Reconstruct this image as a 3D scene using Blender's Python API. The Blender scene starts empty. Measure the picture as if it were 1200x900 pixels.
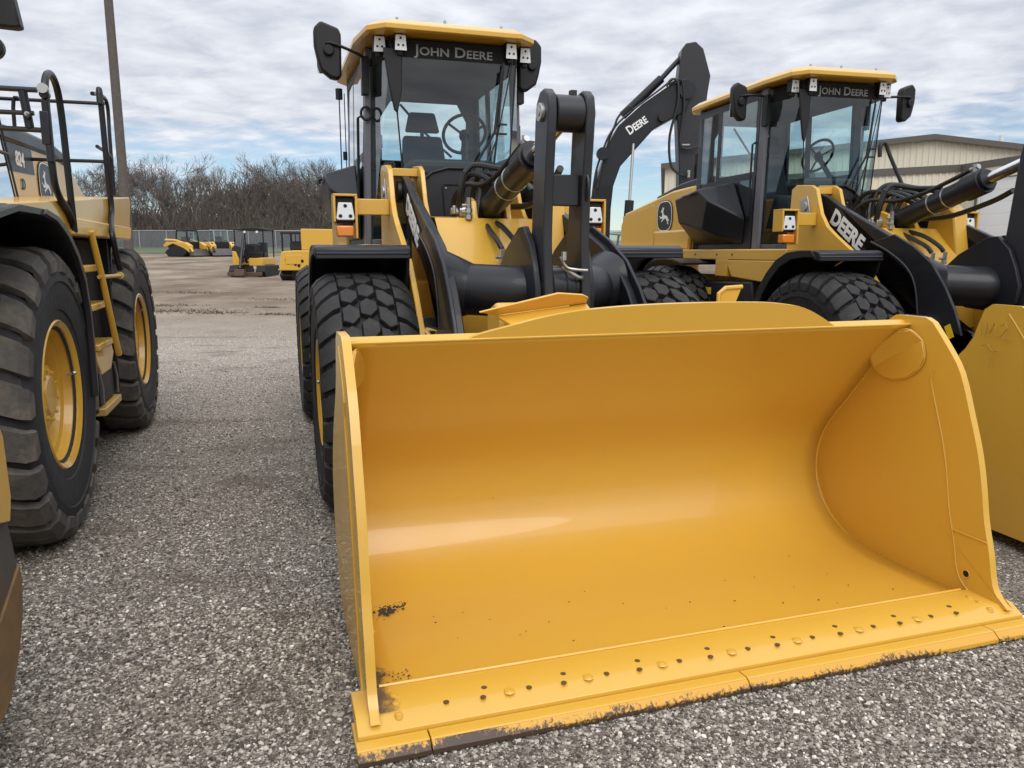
import bpy, math, random
from mathutils import Vector, Matrix
random.seed(7)
R = math.radians
scene = bpy.context.scene
COL = scene.collection

# ------------------------------------------------------------------ camera, sky, sun, exposure
cam_d = bpy.data.cameras.new("camera")
cam = bpy.data.objects.new("camera", cam_d)
COL.objects.link(cam)
cam.location = (0, 0, 1.75)
cam.rotation_euler = (R(90) - math.atan(155 / 900), 0, 0)
cam_d.sensor_fit = 'HORIZONTAL'
cam_d.sensor_width = 36.0
cam_d.lens = 27.0
cam_d.clip_start = 0.05
cam_d.clip_end = 3000
scene.cycles.transparent_max_bounces = 16
scene.camera = cam
scene.view_settings.view_transform = 'Standard'
scene.view_settings.look = 'None'
scene.view_settings.exposure = 0.0
scene.view_settings.gamma = 1.0

SUN_EL, SUN_AZ = 46.0, 160.0      # azimuth clockwise from +Y: veiled sun behind the camera, a little to its right

world = bpy.data.worlds.new("World")
scene.world = world
world.use_nodes = True


def build_world():
    nt = world.node_tree
    nt.nodes.clear()
    N = lambda t, **k: _n(nt, t, **k)
    L = nt.links.new
    out = N('ShaderNodeOutputWorld')
    sky = N('ShaderNodeTexSky', sky_type='NISHITA', sun_disc=False, sun_elevation=R(SUN_EL),
            sun_rotation=R(SUN_AZ), air_density=1.0, dust_density=0.2, ozone_density=4.0)
    bsky = N('ShaderNodeBackground')
    bsky.inputs['Strength'].default_value = 0.11
    L(sky.outputs[0], bsky.inputs['Color'])
    tc = N('ShaderNodeTexCoord')
    sep = N('ShaderNodeSeparateXYZ')
    L(tc.outputs['Generated'], sep.inputs[0])
    # project the view direction on a cloud layer, so clouds bunch up towards the horizon
    den = N('ShaderNodeMath', operation='ADD'); den.inputs[1].default_value = 0.10
    zc = N('ShaderNodeMath', operation='MAXIMUM'); zc.inputs[1].default_value = 0.0
    L(sep.outputs['Z'], zc.inputs[0]); L(zc.outputs[0], den.inputs[0])
    dx = N('ShaderNodeMath', operation='DIVIDE'); dy = N('ShaderNodeMath', operation='DIVIDE')
    L(sep.outputs['X'], dx.inputs[0]); L(den.outputs[0], dx.inputs[1])
    L(sep.outputs['Y'], dy.inputs[0]); L(den.outputs[0], dy.inputs[1])
    cmb = N('ShaderNodeCombineXYZ')
    L(dx.outputs[0], cmb.inputs[0]); L(dy.outputs[0], cmb.inputs[1])
    mp = N('ShaderNodeMapping')
    mp.inputs['Rotation'].default_value = (0, 0, R(24))
    mp.inputs['Scale'].default_value = (1.3, 1.45, 1)
    L(cmb.outputs[0], mp.inputs['Vector'])
    n1 = N('ShaderNodeTexNoise'); n1.inputs['Scale'].default_value = 3.1
    n1.inputs['Detail'].default_value = 7; n1.inputs['Roughness'].default_value = 0.55
    n1.inputs['Distortion'].default_value = 0.25
    L(mp.outputs[0], n1.inputs['Vector'])
    n2 = N('ShaderNodeTexNoise'); n2.inputs['Scale'].default_value = 0.5
    n2.inputs['Detail'].default_value = 3
    L(cmb.outputs[0], n2.inputs['Vector'])
    # cloud grey
    cr = N('ShaderNodeValToRGB')
    e = cr.color_ramp.elements
    e[0].position = 0.30; e[0].color = (0.58, 0.62, 0.715, 1)
    e[1].position = 0.66; e[1].color = (0.88, 0.91, 0.97, 1)
    L(n1.outputs[0], cr.inputs[0])
    # brighter cloud deck overhead, as under any overcast sky
    zr = N('ShaderNodeMapRange'); zr.inputs['From Min'].default_value = 0.25
    zr.inputs['From Max'].default_value = 0.95; zr.inputs['To Min'].default_value = 1.0
    zr.inputs['To Max'].default_value = 2.15
    L(sep.outputs['Z'], zr.inputs['Value'])
    bcl = N('ShaderNodeBackground')
    L(cr.outputs[0], bcl.inputs['Color'])
    L(zr.outputs[0], bcl.inputs['Strength'])
    # cover: nearly full, opening to blue in a low band
    cov = N('ShaderNodeMath', operation='MULTIPLY_ADD')
    cov.inputs[1].default_value = 1.1; cov.inputs[2].default_value = 0.0
    L(n2.outputs[0], cov.inputs[0])
    add = N('ShaderNodeMath', operation='ADD')
    zr2 = N('ShaderNodeMapRange'); zr2.inputs['From Min'].default_value = 0.03
    zr2.inputs['From Max'].default_value = 0.20; zr2.inputs['To Min'].default_value = -0.80
    zr2.inputs['To Max'].default_value = 0.42
    L(sep.outputs['Z'], zr2.inputs['Value'])
    L(cov.outputs[0], add.inputs[0]); L(zr2.outputs[0], add.inputs[1])
    n3 = N('ShaderNodeMath', operation='MULTIPLY_ADD'); n3.inputs[1].default_value = 0.9
    L(n1.outputs[0], n3.inputs[0]); L(add.outputs[0], n3.inputs[2])
    cvr = N('ShaderNodeMapRange'); cvr.inputs['From Min'].default_value = 0.62
    cvr.inputs['From Max'].default_value = 1.02
    L(n3.outputs[0], cvr.inputs['Value'])
    mix = N('ShaderNodeMixShader')
    L(cvr.outputs[0], mix.inputs[0]); L(bsky.outputs[0], mix.inputs[1]); L(bcl.outputs[0], mix.inputs[2])
    L(mix.outputs[0], out.inputs[0])


def _n(nt, t, **k):
    n = nt.nodes.new(t)
    for a, v in k.items():
        setattr(n, a, v)
    return n


build_world()
sun_d = bpy.data.lights.new("sun", 'SUN')
sun = bpy.data.objects.new("sun", sun_d)
COL.objects.link(sun)
sun_d.energy = 1.5
sun_d.angle = R(38)
sun_d.color = (1.0, 0.95, 0.88)
sun.rotation_euler = (R(90 - SUN_EL), 0, R(180 - SUN_AZ))

# ------------------------------------------------------------------ materials
MATS = {}


def mat(name, color, rough=0.5, metal=0.0, coat=0.0, noise=None, bump=None, spec=0.5, vary=None):
    """vary=(scale, strength, colour2): patches of a second colour; bump=(scale, strength)"""
    if name in MATS:
        return MATS[name]
    m = bpy.data.materials.new(name)
    m.use_nodes = True
    nt = m.node_tree
    b = nt.nodes['Principled BSDF']
    b.inputs['Base Color'].default_value = (*color, 1)
    b.inputs['Roughness'].default_value = rough
    b.inputs['Metallic'].default_value = metal
    b.inputs['Coat Weight'].default_value = coat
    b.inputs['Coat Roughness'].default_value = 0.04
    b.inputs['Specular IOR Level'].default_value = spec
    tc = _n(nt, 'ShaderNodeTexCoord')
    if vary:
        for i, (sc, st, c2) in enumerate(vary if isinstance(vary, list) else [vary]):
            n = _n(nt, 'ShaderNodeTexNoise'); n.inputs['Scale'].default_value = sc
            n.inputs['Detail'].default_value = 6; n.inputs['Roughness'].default_value = 0.62
            nt.links.new(tc.outputs['Object'], n.inputs['Vector'])
            r = _n(nt, 'ShaderNodeMapRange'); r.inputs['From Min'].default_value = 0.48
            r.inputs['From Max'].default_value = 0.72; r.inputs['To Max'].default_value = st
            nt.links.new(n.outputs[0], r.inputs['Value'])
            mx = _n(nt, 'ShaderNodeMix', data_type='RGBA')
            nt.links.new(r.outputs[0], mx.inputs[0])
            src = b.inputs['Base Color'].links[0].from_socket if b.inputs['Base Color'].is_linked else None
            if src:
                nt.links.new(src, mx.inputs[6])
            else:
                mx.inputs[6].default_value = (*color, 1)
            mx.inputs[7].default_value = (*c2, 1)
            nt.links.new(mx.outputs[2], b.inputs['Base Color'])
    rn = _n(nt, 'ShaderNodeTexNoise'); rn.inputs['Scale'].default_value = 3.1
    rn.inputs['Detail'].default_value = 5
    nt.links.new(tc.outputs['Object'], rn.inputs['Vector'])
    rr = _n(nt, 'ShaderNodeMapRange')
    rr.inputs['To Min'].default_value = max(0.02, rough - 0.08); rr.inputs['To Max'].default_value = min(1, rough + 0.1)
    nt.links.new(rn.outputs[0], rr.inputs['Value'])
    nt.links.new(rr.outputs[0], b.inputs['Roughness'])
    if bump:
        n = _n(nt, 'ShaderNodeTexNoise'); n.inputs['Scale'].default_value = bump[0]
        n.inputs['Detail'].default_value = 5
        nt.links.new(tc.outputs['Object'], n.inputs['Vector'])
        bp = _n(nt, 'ShaderNodeBump'); bp.inputs['Strength'].default_value = bump[1]
        bp.inputs['Distance'].default_value = 0.01
        nt.links.new(n.outputs[0], bp.inputs['Height'])
        nt.links.new(bp.outputs[0], b.inputs['Normal'])
    MATS[name] = m
    return m


YEL = mat('yellow paint', (0.66, 0.372, 0.042), 0.36, coat=0.42, vary=[(0.9, 0.12, (0.56, 0.32, 0.06)), (9, 0.10, (0.52, 0.33, 0.10))], bump=(2.6, 0.14))
DUSTY = mat('dusty yellow paint', (0.56, 0.34, 0.075), 0.45, coat=0.2, vary=[(2.5, 0.35, (0.42, 0.30, 0.13)), (14, .3, (.5, .3, .06))], bump=(3, .1))
BLK = mat('charcoal paint', (0.009, 0.010, 0.014), 0.42, coat=0.12, spec=.35, vary=(1.7, 0.35, (0.03, 0.03, 0.03)))
GREY = mat('dark grey satin', (0.020, 0.020, 0.024), 0.42, coat=0.1, spec=.4, vary=(2, 0.3, (0.035, 0.034, 0.036)))
PLAST = mat('black plastic', (0.008, 0.008, 0.009), 0.5, spec=.4, vary=(5, 0.3, (0.02, 0.02, 0.02)))
PILL = mat('grey cab pillar', (0.12, 0.115, 0.13), 0.45)
LINER = mat('cab liner grey', (0.085, 0.10, 0.115), 0.8)
SEAT = mat('seat fabric', (0.045, 0.05, 0.058), 0.9, bump=(60, .3))
HOLEB = mat('brown hole', (0.11, 0.06, 0.02), 0.8)
RUBT = mat('tread rubber', (0.018, 0.018, 0.018), 0.68, spec=.4, vary=[(4.0, 0.6, (0.034, 0.031, 0.028)), (17, 0.5, (0.05, 0.044, 0.038))], bump=(40, .3))
RUBDT = mat('dusty tread rubber', (0.075, 0.068, 0.060), 0.9, vary=[(3.5, 0.8, (0.20, 0.165, 0.125)), (16, 0.7, (0.045, 0.04, 0.036))], bump=(30, .5))
RUB = mat('tyre rubber', (0.009, 0.009, 0.010), 0.62, spec=.4, vary=[(3.0, 0.5, (0.022, 0.020, 0.018)), (13, 0.45, (0.034, 0.030, 0.027))], bump=(30, .35))
RUBD = mat('dusty tyre rubber', (0.026, 0.027, 0.030), 0.75, spec=.4, vary=[(2.5, 0.5, (0.055, 0.05, 0.045)), (12, 0.3, (0.06, 0.055, 0.05))], bump=(25, .5))
CHR = mat('chrome rod', (0.75, 0.75, 0.76), 0.12, metal=1.0)
STEEL = mat('zinc steel', (0.45, 0.45, 0.44), 0.4, metal=0.85)
WEARS = mat('worn steel', (0.085, 0.083, 0.082), 0.55, metal=0.4, vary=(4, 0.6, (0.16, 0.09, 0.04)))
HOSE = mat('rubber hose', (0.012, 0.012, 0.013), 0.45)
WHITE = mat('white print', (0.80, 0.80, 0.78), 0.5)
GPRT = mat('grey print', (0.20, 0.21, 0.21), 0.5)
LENS = mat('lamp lens', (0.78, 0.79, 0.80), 0.15, coat=0.6)
AMB = mat('amber lens', (0.75, 0.22, 0.015), 0.2, coat=0.6)
HOLE = mat('dark hole', (0.008, 0.007, 0.006), 0.9)
STICK = mat('warning sticker yellow', (0.80, 0.50, 0.02), 0.4)
REDP = mat('red print', (0.35, 0.03, 0.02), 0.4)


def glass_mat(name, tint, gl=0.10):
    m = bpy.data.materials.new(name); m.use_nodes = True
    nt = m.node_tree; nt.nodes.clear()
    o = _n(nt, 'ShaderNodeOutputMaterial')
    t = _n(nt, 'ShaderNodeBsdfTransparent'); t.inputs[0].default_value = (*tint, 1)
    g = _n(nt, 'ShaderNodeBsdfGlossy'); g.inputs['Roughness'].default_value = 0.02
    f = _n(nt, 'ShaderNodeFresnel')
    ge = _n(nt, 'ShaderNodeNewGeometry'); io = _n(nt, 'ShaderNodeMath', operation='MULTIPLY_ADD')
    io.inputs[1].default_value = 1 / 1.5 - 1.5; io.inputs[2].default_value = 1.5
    nt.links.new(ge.outputs['Backfacing'], io.inputs[0]); nt.links.new(io.outputs[0], f.inputs[0])
    mr = _n(nt, 'ShaderNodeMath', operation='MULTIPLY_ADD'); mr.inputs[1].default_value = 1.6; mr.inputs[2].default_value = gl * 0.2
    nt.links.new(f.outputs[0], mr.inputs[0])
    x = _n(nt, 'ShaderNodeMixShader')
    nt.links.new(mr.outputs[0], x.inputs[0]); nt.links.new(t.outputs[0], x.inputs[1]); nt.links.new(g.outputs[0], x.inputs[2])
    nt.links.new(x.outputs[0], o.inputs[0])
    return m


GLASS = glass_mat('tinted cab glass', (0.80, 0.905, 0.91))

# worn yellow edge: paint rubbed off in vertical scratches
def worn_mat():
    m = bpy.data.materials.new('scratched yellow edge'); m.use_nodes = True
    nt = m.node_tree; b = nt.nodes['Principled BSDF']; b.inputs['Roughness'].default_value = .42
    tc = _n(nt, 'ShaderNodeTexCoord')
    mp = _n(nt, 'ShaderNodeMapping'); mp.inputs['Scale'].default_value = (60, 3, 75)
    nt.links.new(tc.outputs['Object'], mp.inputs[0])
    n = _n(nt, 'ShaderNodeTexNoise'); n.inputs['Scale'].default_value = 1.0; n.inputs['Detail'].default_value = 8; n.inputs['Roughness'].default_value = .7
    nt.links.new(mp.outputs[0], n.inputs['Vector'])
    n2 = _n(nt, 'ShaderNodeTexNoise'); n2.inputs['Scale'].default_value = 2.1; n2.inputs['Detail'].default_value = 4
    nt.links.new(tc.outputs['Object'], n2.inputs['Vector'])
    a = _n(nt, 'ShaderNodeMath', operation='MULTIPLY_ADD'); a.inputs[1].default_value = 1.0
    nt.links.new(n2.outputs[0], a.inputs[0]); nt.links.new(n.outputs[0], a.inputs[2])
    # rubbed bare along the bottom arris, and less worn towards the right end
    sx_ = _n(nt, 'ShaderNodeSeparateXYZ'); nt.links.new(tc.outputs['Object'], sx_.inputs[0])
    gx = _n(nt, 'ShaderNodeMath', operation='MULTIPLY_ADD'); gx.inputs[1].default_value = -0.10
    nt.links.new(sx_.outputs[0], gx.inputs[0]); nt.links.new(a.outputs[0], gx.inputs[2])
    gz_ = _n(nt, 'ShaderNodeMath', operation='MULTIPLY_ADD'); gz_.inputs[1].default_value = -9.0
    nt.links.new(sx_.outputs[2], gz_.inputs[0]); nt.links.new(gx.outputs[0], gz_.inputs[2])
    r = _n(nt, 'ShaderNodeMapRange'); r.inputs['From Min'].default_value = .88; r.inputs['From Max'].default_value = 1.0
    nt.links.new(gz_.outputs[0], r.inputs['Value'])
    mx = _n(nt, 'ShaderNodeMix', data_type='RGBA')
    mx.inputs[6].default_value = (0.62, 0.32, 0.035, 1); mx.inputs[7].default_value = (0.055, 0.030, 0.018, 1)
    nt.links.new(r.outputs[0], mx.inputs[0]); nt.links.new(mx.outputs[2], b.inputs['Base Color'])
    return m


WORN = worn_mat()

# ------------------------------------------------------------------ mesh builder
class MB:
    def __init__(s):
        s.v = []; s.f = []; s.cut = []

    def add(s, vs, fs):
        o = len(s.v); s.cut.append((o, len(s.f)))
        s.v += [tuple(p) for p in vs]
        s.f += [tuple(i + o for i in f) for f in fs]
        return s

    def box(s, x0, x1, y0, y1, z0, z1, M=None):
        vs = [Vector((x, y, z)) for x in (x0, x1) for y in (y0, y1) for z in (z0, z1)]
        if M is not None:
            vs = [M @ p for p in vs]
        return s.add(vs, [(0, 1, 3, 2), (4, 6, 7, 5), (0, 4, 5, 1), (2, 3, 7, 6), (0, 2, 6, 4), (1, 5, 7, 3)])

    def prism(s, prof, x0, x1, ax='x'):
        """closed outline in the plane across ax, pushed from x0 to x1"""
        n = len(prof)
        def P(a, b, x):
            return (x, a, b) if ax == 'x' else ((a, x, b) if ax == 'y' else (a, b, x))
        vs = [P(a, b, x0) for a, b in prof] + [P(a, b, x1) for a, b in prof]
        ar = sum(prof[i][0] * prof[(i + 1) % n][1] - prof[(i + 1) % n][0] * prof[i][1] for i in range(n))
        flip = (ar > 0) != (ax == 'y')
        flip = flip if x1 > x0 else not flip
        fs = [tuple(range(n))[::-1] if flip else tuple(range(n)),
              tuple(range(n, 2 * n)) if flip else tuple(range(n, 2 * n))[::-1]]
        for i in range(n):
            j = (i + 1) % n
            fs.append((i, j, j + n, i + n) if flip else (j, i, i + n, j + n))
        return s.add(vs, fs)

    def loft(s, A, B):
        n = len(A)
        fs = [tuple(range(n))[::-1], tuple(range(n, 2 * n))] + [(i, (i + 1) % n, (i + 1) % n + n, i + n) for i in range(n)]
        return s.add(list(A) + list(B), fs)

    def cyl(s, p0, p1, r0, r1=None, seg=16, cap=True):
        p0, p1 = Vector(p0), Vector(p1)
        r1 = r0 if r1 is None else r1
        d = (p1 - p0).normalized()
        u = d.orthogonal().normalized(); w = d.cross(u)
        vs = []
        for p, r in ((p0, r0), (p1, r1)):
            for i in range(seg):
                a = 2 * math.pi * i / seg
                vs.append(p + (u * math.cos(a) + w * math.sin(a)) * r)
        fs = [(i, (i + 1) % seg, (i + 1) % seg + seg, i + seg) for i in range(seg)]
        if cap:
            fs += [tuple(range(seg))[::-1], tuple(range(seg, 2 * seg))]
        return s.add(vs, fs)

    def tube(s, pts, r, seg=8, smooth=0):
        pts = [Vector(p) for p in pts]
        if smooth:
            pts = spline(pts, smooth)
        rs = r if isinstance(r, (list, tuple)) else [r] * len(pts)
        if len(rs) != len(pts):
            rs = [rs[0] + (rs[-1] - rs[0]) * i / (len(pts) - 1) for i in range(len(pts))]
        vs = []; fs = []
        u = None
        for i, p in enumerate(pts):
            d = (pts[min(i + 1, len(pts) - 1)] - pts[max(i - 1, 0)]).normalized()
            if u is None:
                u = d.orthogonal().normalized()
            else:
                u = (u - d * u.dot(d)).normalized()
            w = d.cross(u)
            for k in range(seg):
                a = 2 * math.pi * k / seg
                vs.append(p + (u * math.cos(a) + w * math.sin(a)) * rs[i])
        for i in range(len(pts) - 1):
            for k in range(seg):
                j = (k + 1) % seg
                fs.append((i * seg + k, i * seg + j, (i + 1) * seg + j, (i + 1) * seg + k))
        fs += [tuple(range(seg))[::-1], tuple(range((len(pts) - 1) * seg, len(pts) * seg))]
        return s.add(vs, fs)

    def lathe(s, prof, seg=48, c=(0, 0, 0), closed=False):
        """prof: list of (r, x); turned about the X axis through c"""
        n = len(prof); vs = []; fs = []
        for i in range(seg):
            a = 2 * math.pi * i / seg
            for r, x in prof:
                vs.append((c[0] + x, c[1] + r * math.cos(a), c[2] + r * math.sin(a)))
        for i in range(seg):
            j = (i + 1) % seg
            for k in range(n if closed else n - 1):
                l = (k + 1) % n
                fs.append((i * n + k, j * n + k, j * n + l, i * n + l))
        return s.add(vs, fs)

    def strip(s, A, B):
        """thin skin between two rails"""
        n = len(A)
        return s.add(list(A) + list(B), [(i, i + 1, n + i + 1, n + i) for i in range(n - 1)])


def spline(pts, sub):
    out = []
    P = [pts[0]] + list(pts) + [pts[-1]]
    for i in range(1, len(P) - 2):
        for k in range(sub):
            t = k / sub
            a, b, c, d = P[i - 1], P[i], P[i + 1], P[i + 2]
            out.append(0.5 * ((2 * b) + (c - a) * t + (2 * a - 5 * b + 4 * c - d) * t * t + (3 * b - a - 3 * c + d) * t ** 3))
    out.append(P[-2])
    return out


def obj(name, mb, m, parent=None, bevel=0.0, smooth=True, label=None, solid=0.0, angle=35):
    me = bpy.data.meshes.new(name)
    me.from_pydata(mb.v, [], mb.f)
    me.update()
    if isinstance(m, (list, tuple)):
        for q in m:
            me.materials.append(q)
    else:
        me.materials.append(m)
    if smooth:
        me.shade_smooth()
        me.set_sharp_from_angle(angle=R(angle))
    o = bpy.data.objects.new(name, me)
    COL.objects.link(o)
    if parent is not None:
        o.parent = parent
    if solid:
        md = o.modifiers.new('solid', 'SOLIDIFY'); md.thickness = solid; md.offset = 0
    if bevel:
        md = o.modifiers.new('bevel', 'BEVEL'); md.width = bevel; md.segments = 2
        md.limit_method = 'ANGLE'; md.angle_limit = R(40)
        md.harden_normals = False
    if label:
        o['label'] = label
    return o


def obj_each(name, mb, m, parent=None, **k):
    """every piece that was added to the builder becomes an object of its own"""
    cuts = mb.cut + [(len(mb.v), len(mb.f))]
    for (v0, f0), (v1, f1) in zip(cuts[:-1], cuts[1:]):
        q = MB(); q.add(mb.v[v0:v1], [tuple(i - v0 for i in f) for f in mb.f[f0:f1]])
        obj(name, q, m, parent, **k)


def thing(name, label, cat, loc=(0, 0, 0), rz=0, group=None, scale=1.0):
    o = bpy.data.objects.new(name, None)
    COL.objects.link(o)
    o.location = loc; o.rotation_euler = (0, 0, rz); o.scale = (scale,) * 3
    o.empty_display_size = 0.3
    o['label'] = label; o['category'] = cat
    if group:
        o['group'] = group
    return o


def tag(o, label, cat, group=None, kind=None):
    if label: o['label'] = label
    if cat: o['category'] = cat
    if group: o['group'] = group
    if kind: o['kind'] = kind
    return o


def children(o):
    return [c for c in bpy.data.objects if c.parent == o]


def copy_tree(o, parent=None, kids=None):
    if kids is None:
        kids = {}
        for c in bpy.data.objects:
            if c.parent: kids.setdefault(c.parent.name, []).append(c)
    c = o.copy()
    COL.objects.link(c)
    c.parent = parent
    if parent is not None:
        c.matrix_parent_inverse = o.matrix_parent_inverse
    for ch in kids.get(o.name, []):
        copy_tree(ch, c, kids)
    return c


def text_obj(name, body, size, origin, xd, yd, m, parent, bold=0.0, spacing=1.0, squeeze=1.0, depth=0.002, small_caps=False):
    """flat print: lettering as thin geometry lying on a surface"""
    cu = bpy.data.curves.new(name, 'FONT')
    cu.body = body; cu.size = size; cu.offset = bold; cu.extrude = depth
    cu.space_character = spacing
    cu.resolution_u = 3
    if small_caps:
        cu.small_caps_scale = 0.80
        for i, ch in enumerate(cu.body):
            cu.body_format[i].use_small_caps = True
    tmp = bpy.data.objects.new(name, cu)
    COL.objects.link(tmp)
    dg = bpy.context.evaluated_depsgraph_get()
    me = bpy.data.meshes.new_from_object(tmp.evaluated_get(dg))
    bpy.data.objects.remove(tmp)
    me.materials.clear(); me.materials.append(m)
    xs = [v.co.x for v in me.vertices]; x0 = min(xs)
    xd = Vector(xd).normalized(); yd = Vector(yd).normalized(); nd = xd.cross(yd)
    for v in me.vertices:
        c = v.co
        v.co = Vector(origin) + xd * (c.x - x0) * squeeze + yd * c.y + nd * c.z
    o = bpy.data.objects.new(name, me)
    COL.objects.link(o); o.parent = parent
    return o

# ------------------------------------------------------------------ tyres and wheels
def tyre_mesh(Rr, hw, pitches, style, rim_r):
    mb = MB()
    dep = 0.036 * Rr / 0.8
    Rb = Rr - dep
    # carcass, symmetric in x, closed ring profile
    half = [(Rb, 0), (Rb - 0.004, hw * .45), (Rb - 0.02, hw * .8), (Rb - 0.05, hw * .93), (Rb - 0.10, hw * 1.0),
            (Rb - 0.17, hw * 1.04), (Rb - 0.176, hw * 1.015), (Rb - 0.25, hw * 1.02), (rim_r + 0.10, hw * .98), (rim_r + 0.094, hw * .955),
            (rim_r + 0.05, hw * .95), (rim_r + 0.030, hw * .93), (rim_r - 0.02, hw * .84)]
    prof = [(r, -x) for r, x in half[::-1]][:-1] + half
    mb.lathe(prof, 72)
    mb.lugs_from = len(mb.f)
    def crown(x):       # outer radius of the blocks across the width
        t = abs(x) / hw
        return Rr - 0.026 * max(0, t - .45) ** 2 * 3.3 - (0.018 if t > .9 else 0)
    def block(poly, jit=1.0):
        n = len(poly); top = []; bot = []
        cx = sum(p[0] for p in poly) / n; cs = sum(p[1] for p in poly) / n
        for x, s in poly:
            a = s * 2 * math.pi / pitches
            r = crown(x)
            top.append((x, r * math.cos(a), r * math.sin(a)))
            xx = cx + (x - cx) * 1.07; ss = cs + (s - cs) * 1.09
            a = ss * 2 * math.pi / pitches; r = Rb - 0.03
            bot.append((xx, r * math.cos(a), r * math.sin(a)))
        mid = []
        for x, s in poly:   # small chamfer
            xx = cx + (x - cx) * 0.94; ss = cs + (s - cs) * 0.94
            a = ss * 2 * math.pi / pitches; r = crown(xx) + 0.004
            mid.append((xx, r * math.cos(a), r * math.sin(a)))
        fs = [(i, (i + 1) % n, (i + 1) % n + n, i + n) for i in range(n)]
        fs += [(i + n, (i + 1) % n + n, (i + 1) % n + 2 * n, i + 2 * n) for i in range(n)]
        fs.append(tuple(range(2 * n, 3 * n)))
        mb.add(bot + top + mid, fs)
    def shoulder(sx, s0, s1, skew, inner):
        # lug that starts on the crown and wraps down the shoulder
        rows = [(inner, Rr - .001), (hw * .72, crown(hw * .72)), (hw * .93, crown(hw * .9) - .012), (hw * 1.035, Rr - 0.085), (hw * 1.045, Rr - .15)]
        vs = []; n = len(rows)
        for k, (x, r) in enumerate(rows):
            t = (x - inner) / (hw - inner)
            sh = skew * (1 - t)
            w = 0.0 if k < 4 else 0.06
            for s in (s0 + sh + w, s1 + sh - w):
                a = s * 2 * math.pi / pitches
                vs.append((sx * x, r * math.cos(a), r * math.sin(a)))
        for k, (x, r) in enumerate(rows):
            t = (x - inner) / (hw - inner)
            sh = skew * (1 - t)
            rb = min(r - .035, Rb - 0.01) if k < 3 else r - 0.02
            xb = x if k < 3 else x - .03
            for s in (s0 + sh - .05, s1 + sh + .05):
                a = s * 2 * math.pi / pitches
                vs.append((sx * xb, rb * math.cos(a), rb * math.sin(a)))
        fs = []
        for k in range(n - 1):
            a, b = 2 * k, 2 * k + 1; c, d = a + 2, b + 2
            fs.append((a, b, d, c))
            o = 2 * n
            fs.append((a, c, c + o, a + o)); fs.append((b, b + o, d + o, d))
        fs.append((0, 2 * n, 2 * n + 1, 1)); e = 2 * n - 2
        fs.append((e, e + 1, e + 1 + 2 * n, e + 2 * n))
        mb.add(vs, fs)
    for p in range(pitches):
        if style == 'block':
            shoulder(-1, p + .04, p + .78, -.30, hw * .58)
            shoulder(1, p + .54, p + 1.28, -.30, hw * .58)
            w = hw * .185
            for c, o, sg in ((-hw * .37, .42, 1), (0, .08, 1), (hw * .37, .62, -1)):
                q = [(c - w * .92, o + .16 * sg), (c - w * .1, o - .06), (c + w * .92, o + .28 - .10 * sg + .0),
                     (c + w * .92, o + .66 - .10 * sg), (c + w * .1, o + .86), (c - w * .92, o + .60 + .12 * sg)]
                block([(x, p + s) for x, s in q])
        else:       # big cross bars
            shoulder(-1, p + .05, p + .74, -.55, hw * .10)
            shoulder(1, p + .55, p + 1.24, -.55, hw * .10)
    return mb


def rim_mesh(r, off, deep, side=-1):
    """side -1: the outer face looks to -x. off = half width of the wheel at the rim flange"""
    mb = MB()
    prof = [(r + .03, off), (r + .042, off - .012), (r + .040, off - .03), (r + .012, off - .034), (r - .012, off - .05), (r - .022, off - .10), (r - .03, off - deep * .6),
            (r - .055, off - deep * .66), (r - .07, off - deep), (r * .62, off - deep - .012), (r * .55, off - deep + .01), (r * .50, off - deep + .015), (r * .46, off - deep + .04), (r * .44, off - deep + .075), (r * .30, off - deep + .085), (r * .27, off - deep + .10), (0.001, off - deep + .10)]
    prof = [(a, side * b) for a, b in prof]
    inner = [(r + .03, side * off), (r + .0, side * (off - .02)), (r + .0, -side * (off - .04)), (r + .035, -side * off), (r - .02, -side * off), (r - .03, side * (off - deep - .03)), (0.001, side * (off - deep - .03))]
    mb.lathe(prof, 64)
    mb.lathe(inner, 40)
    for i in range(20):
        a = 2 * math.pi * i / 20
        y, z = r * .56 * math.cos(a), r * .56 * math.sin(a)
        mb.cyl((side * (off - deep - .01), y, z), (side * (off - deep + .045), y, z), .017, seg=6)
    for i in range(10):
        a = 2 * math.pi * (i + .5) / 10
        y, z = r * .36 * math.cos(a), r * .36 * math.sin(a)
        mb.cyl((side * (off - deep + .08), y, z), (side * (off - deep + .10), y, z), .013, seg=6)
    return mb


_wheel_cache = {}


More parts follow.
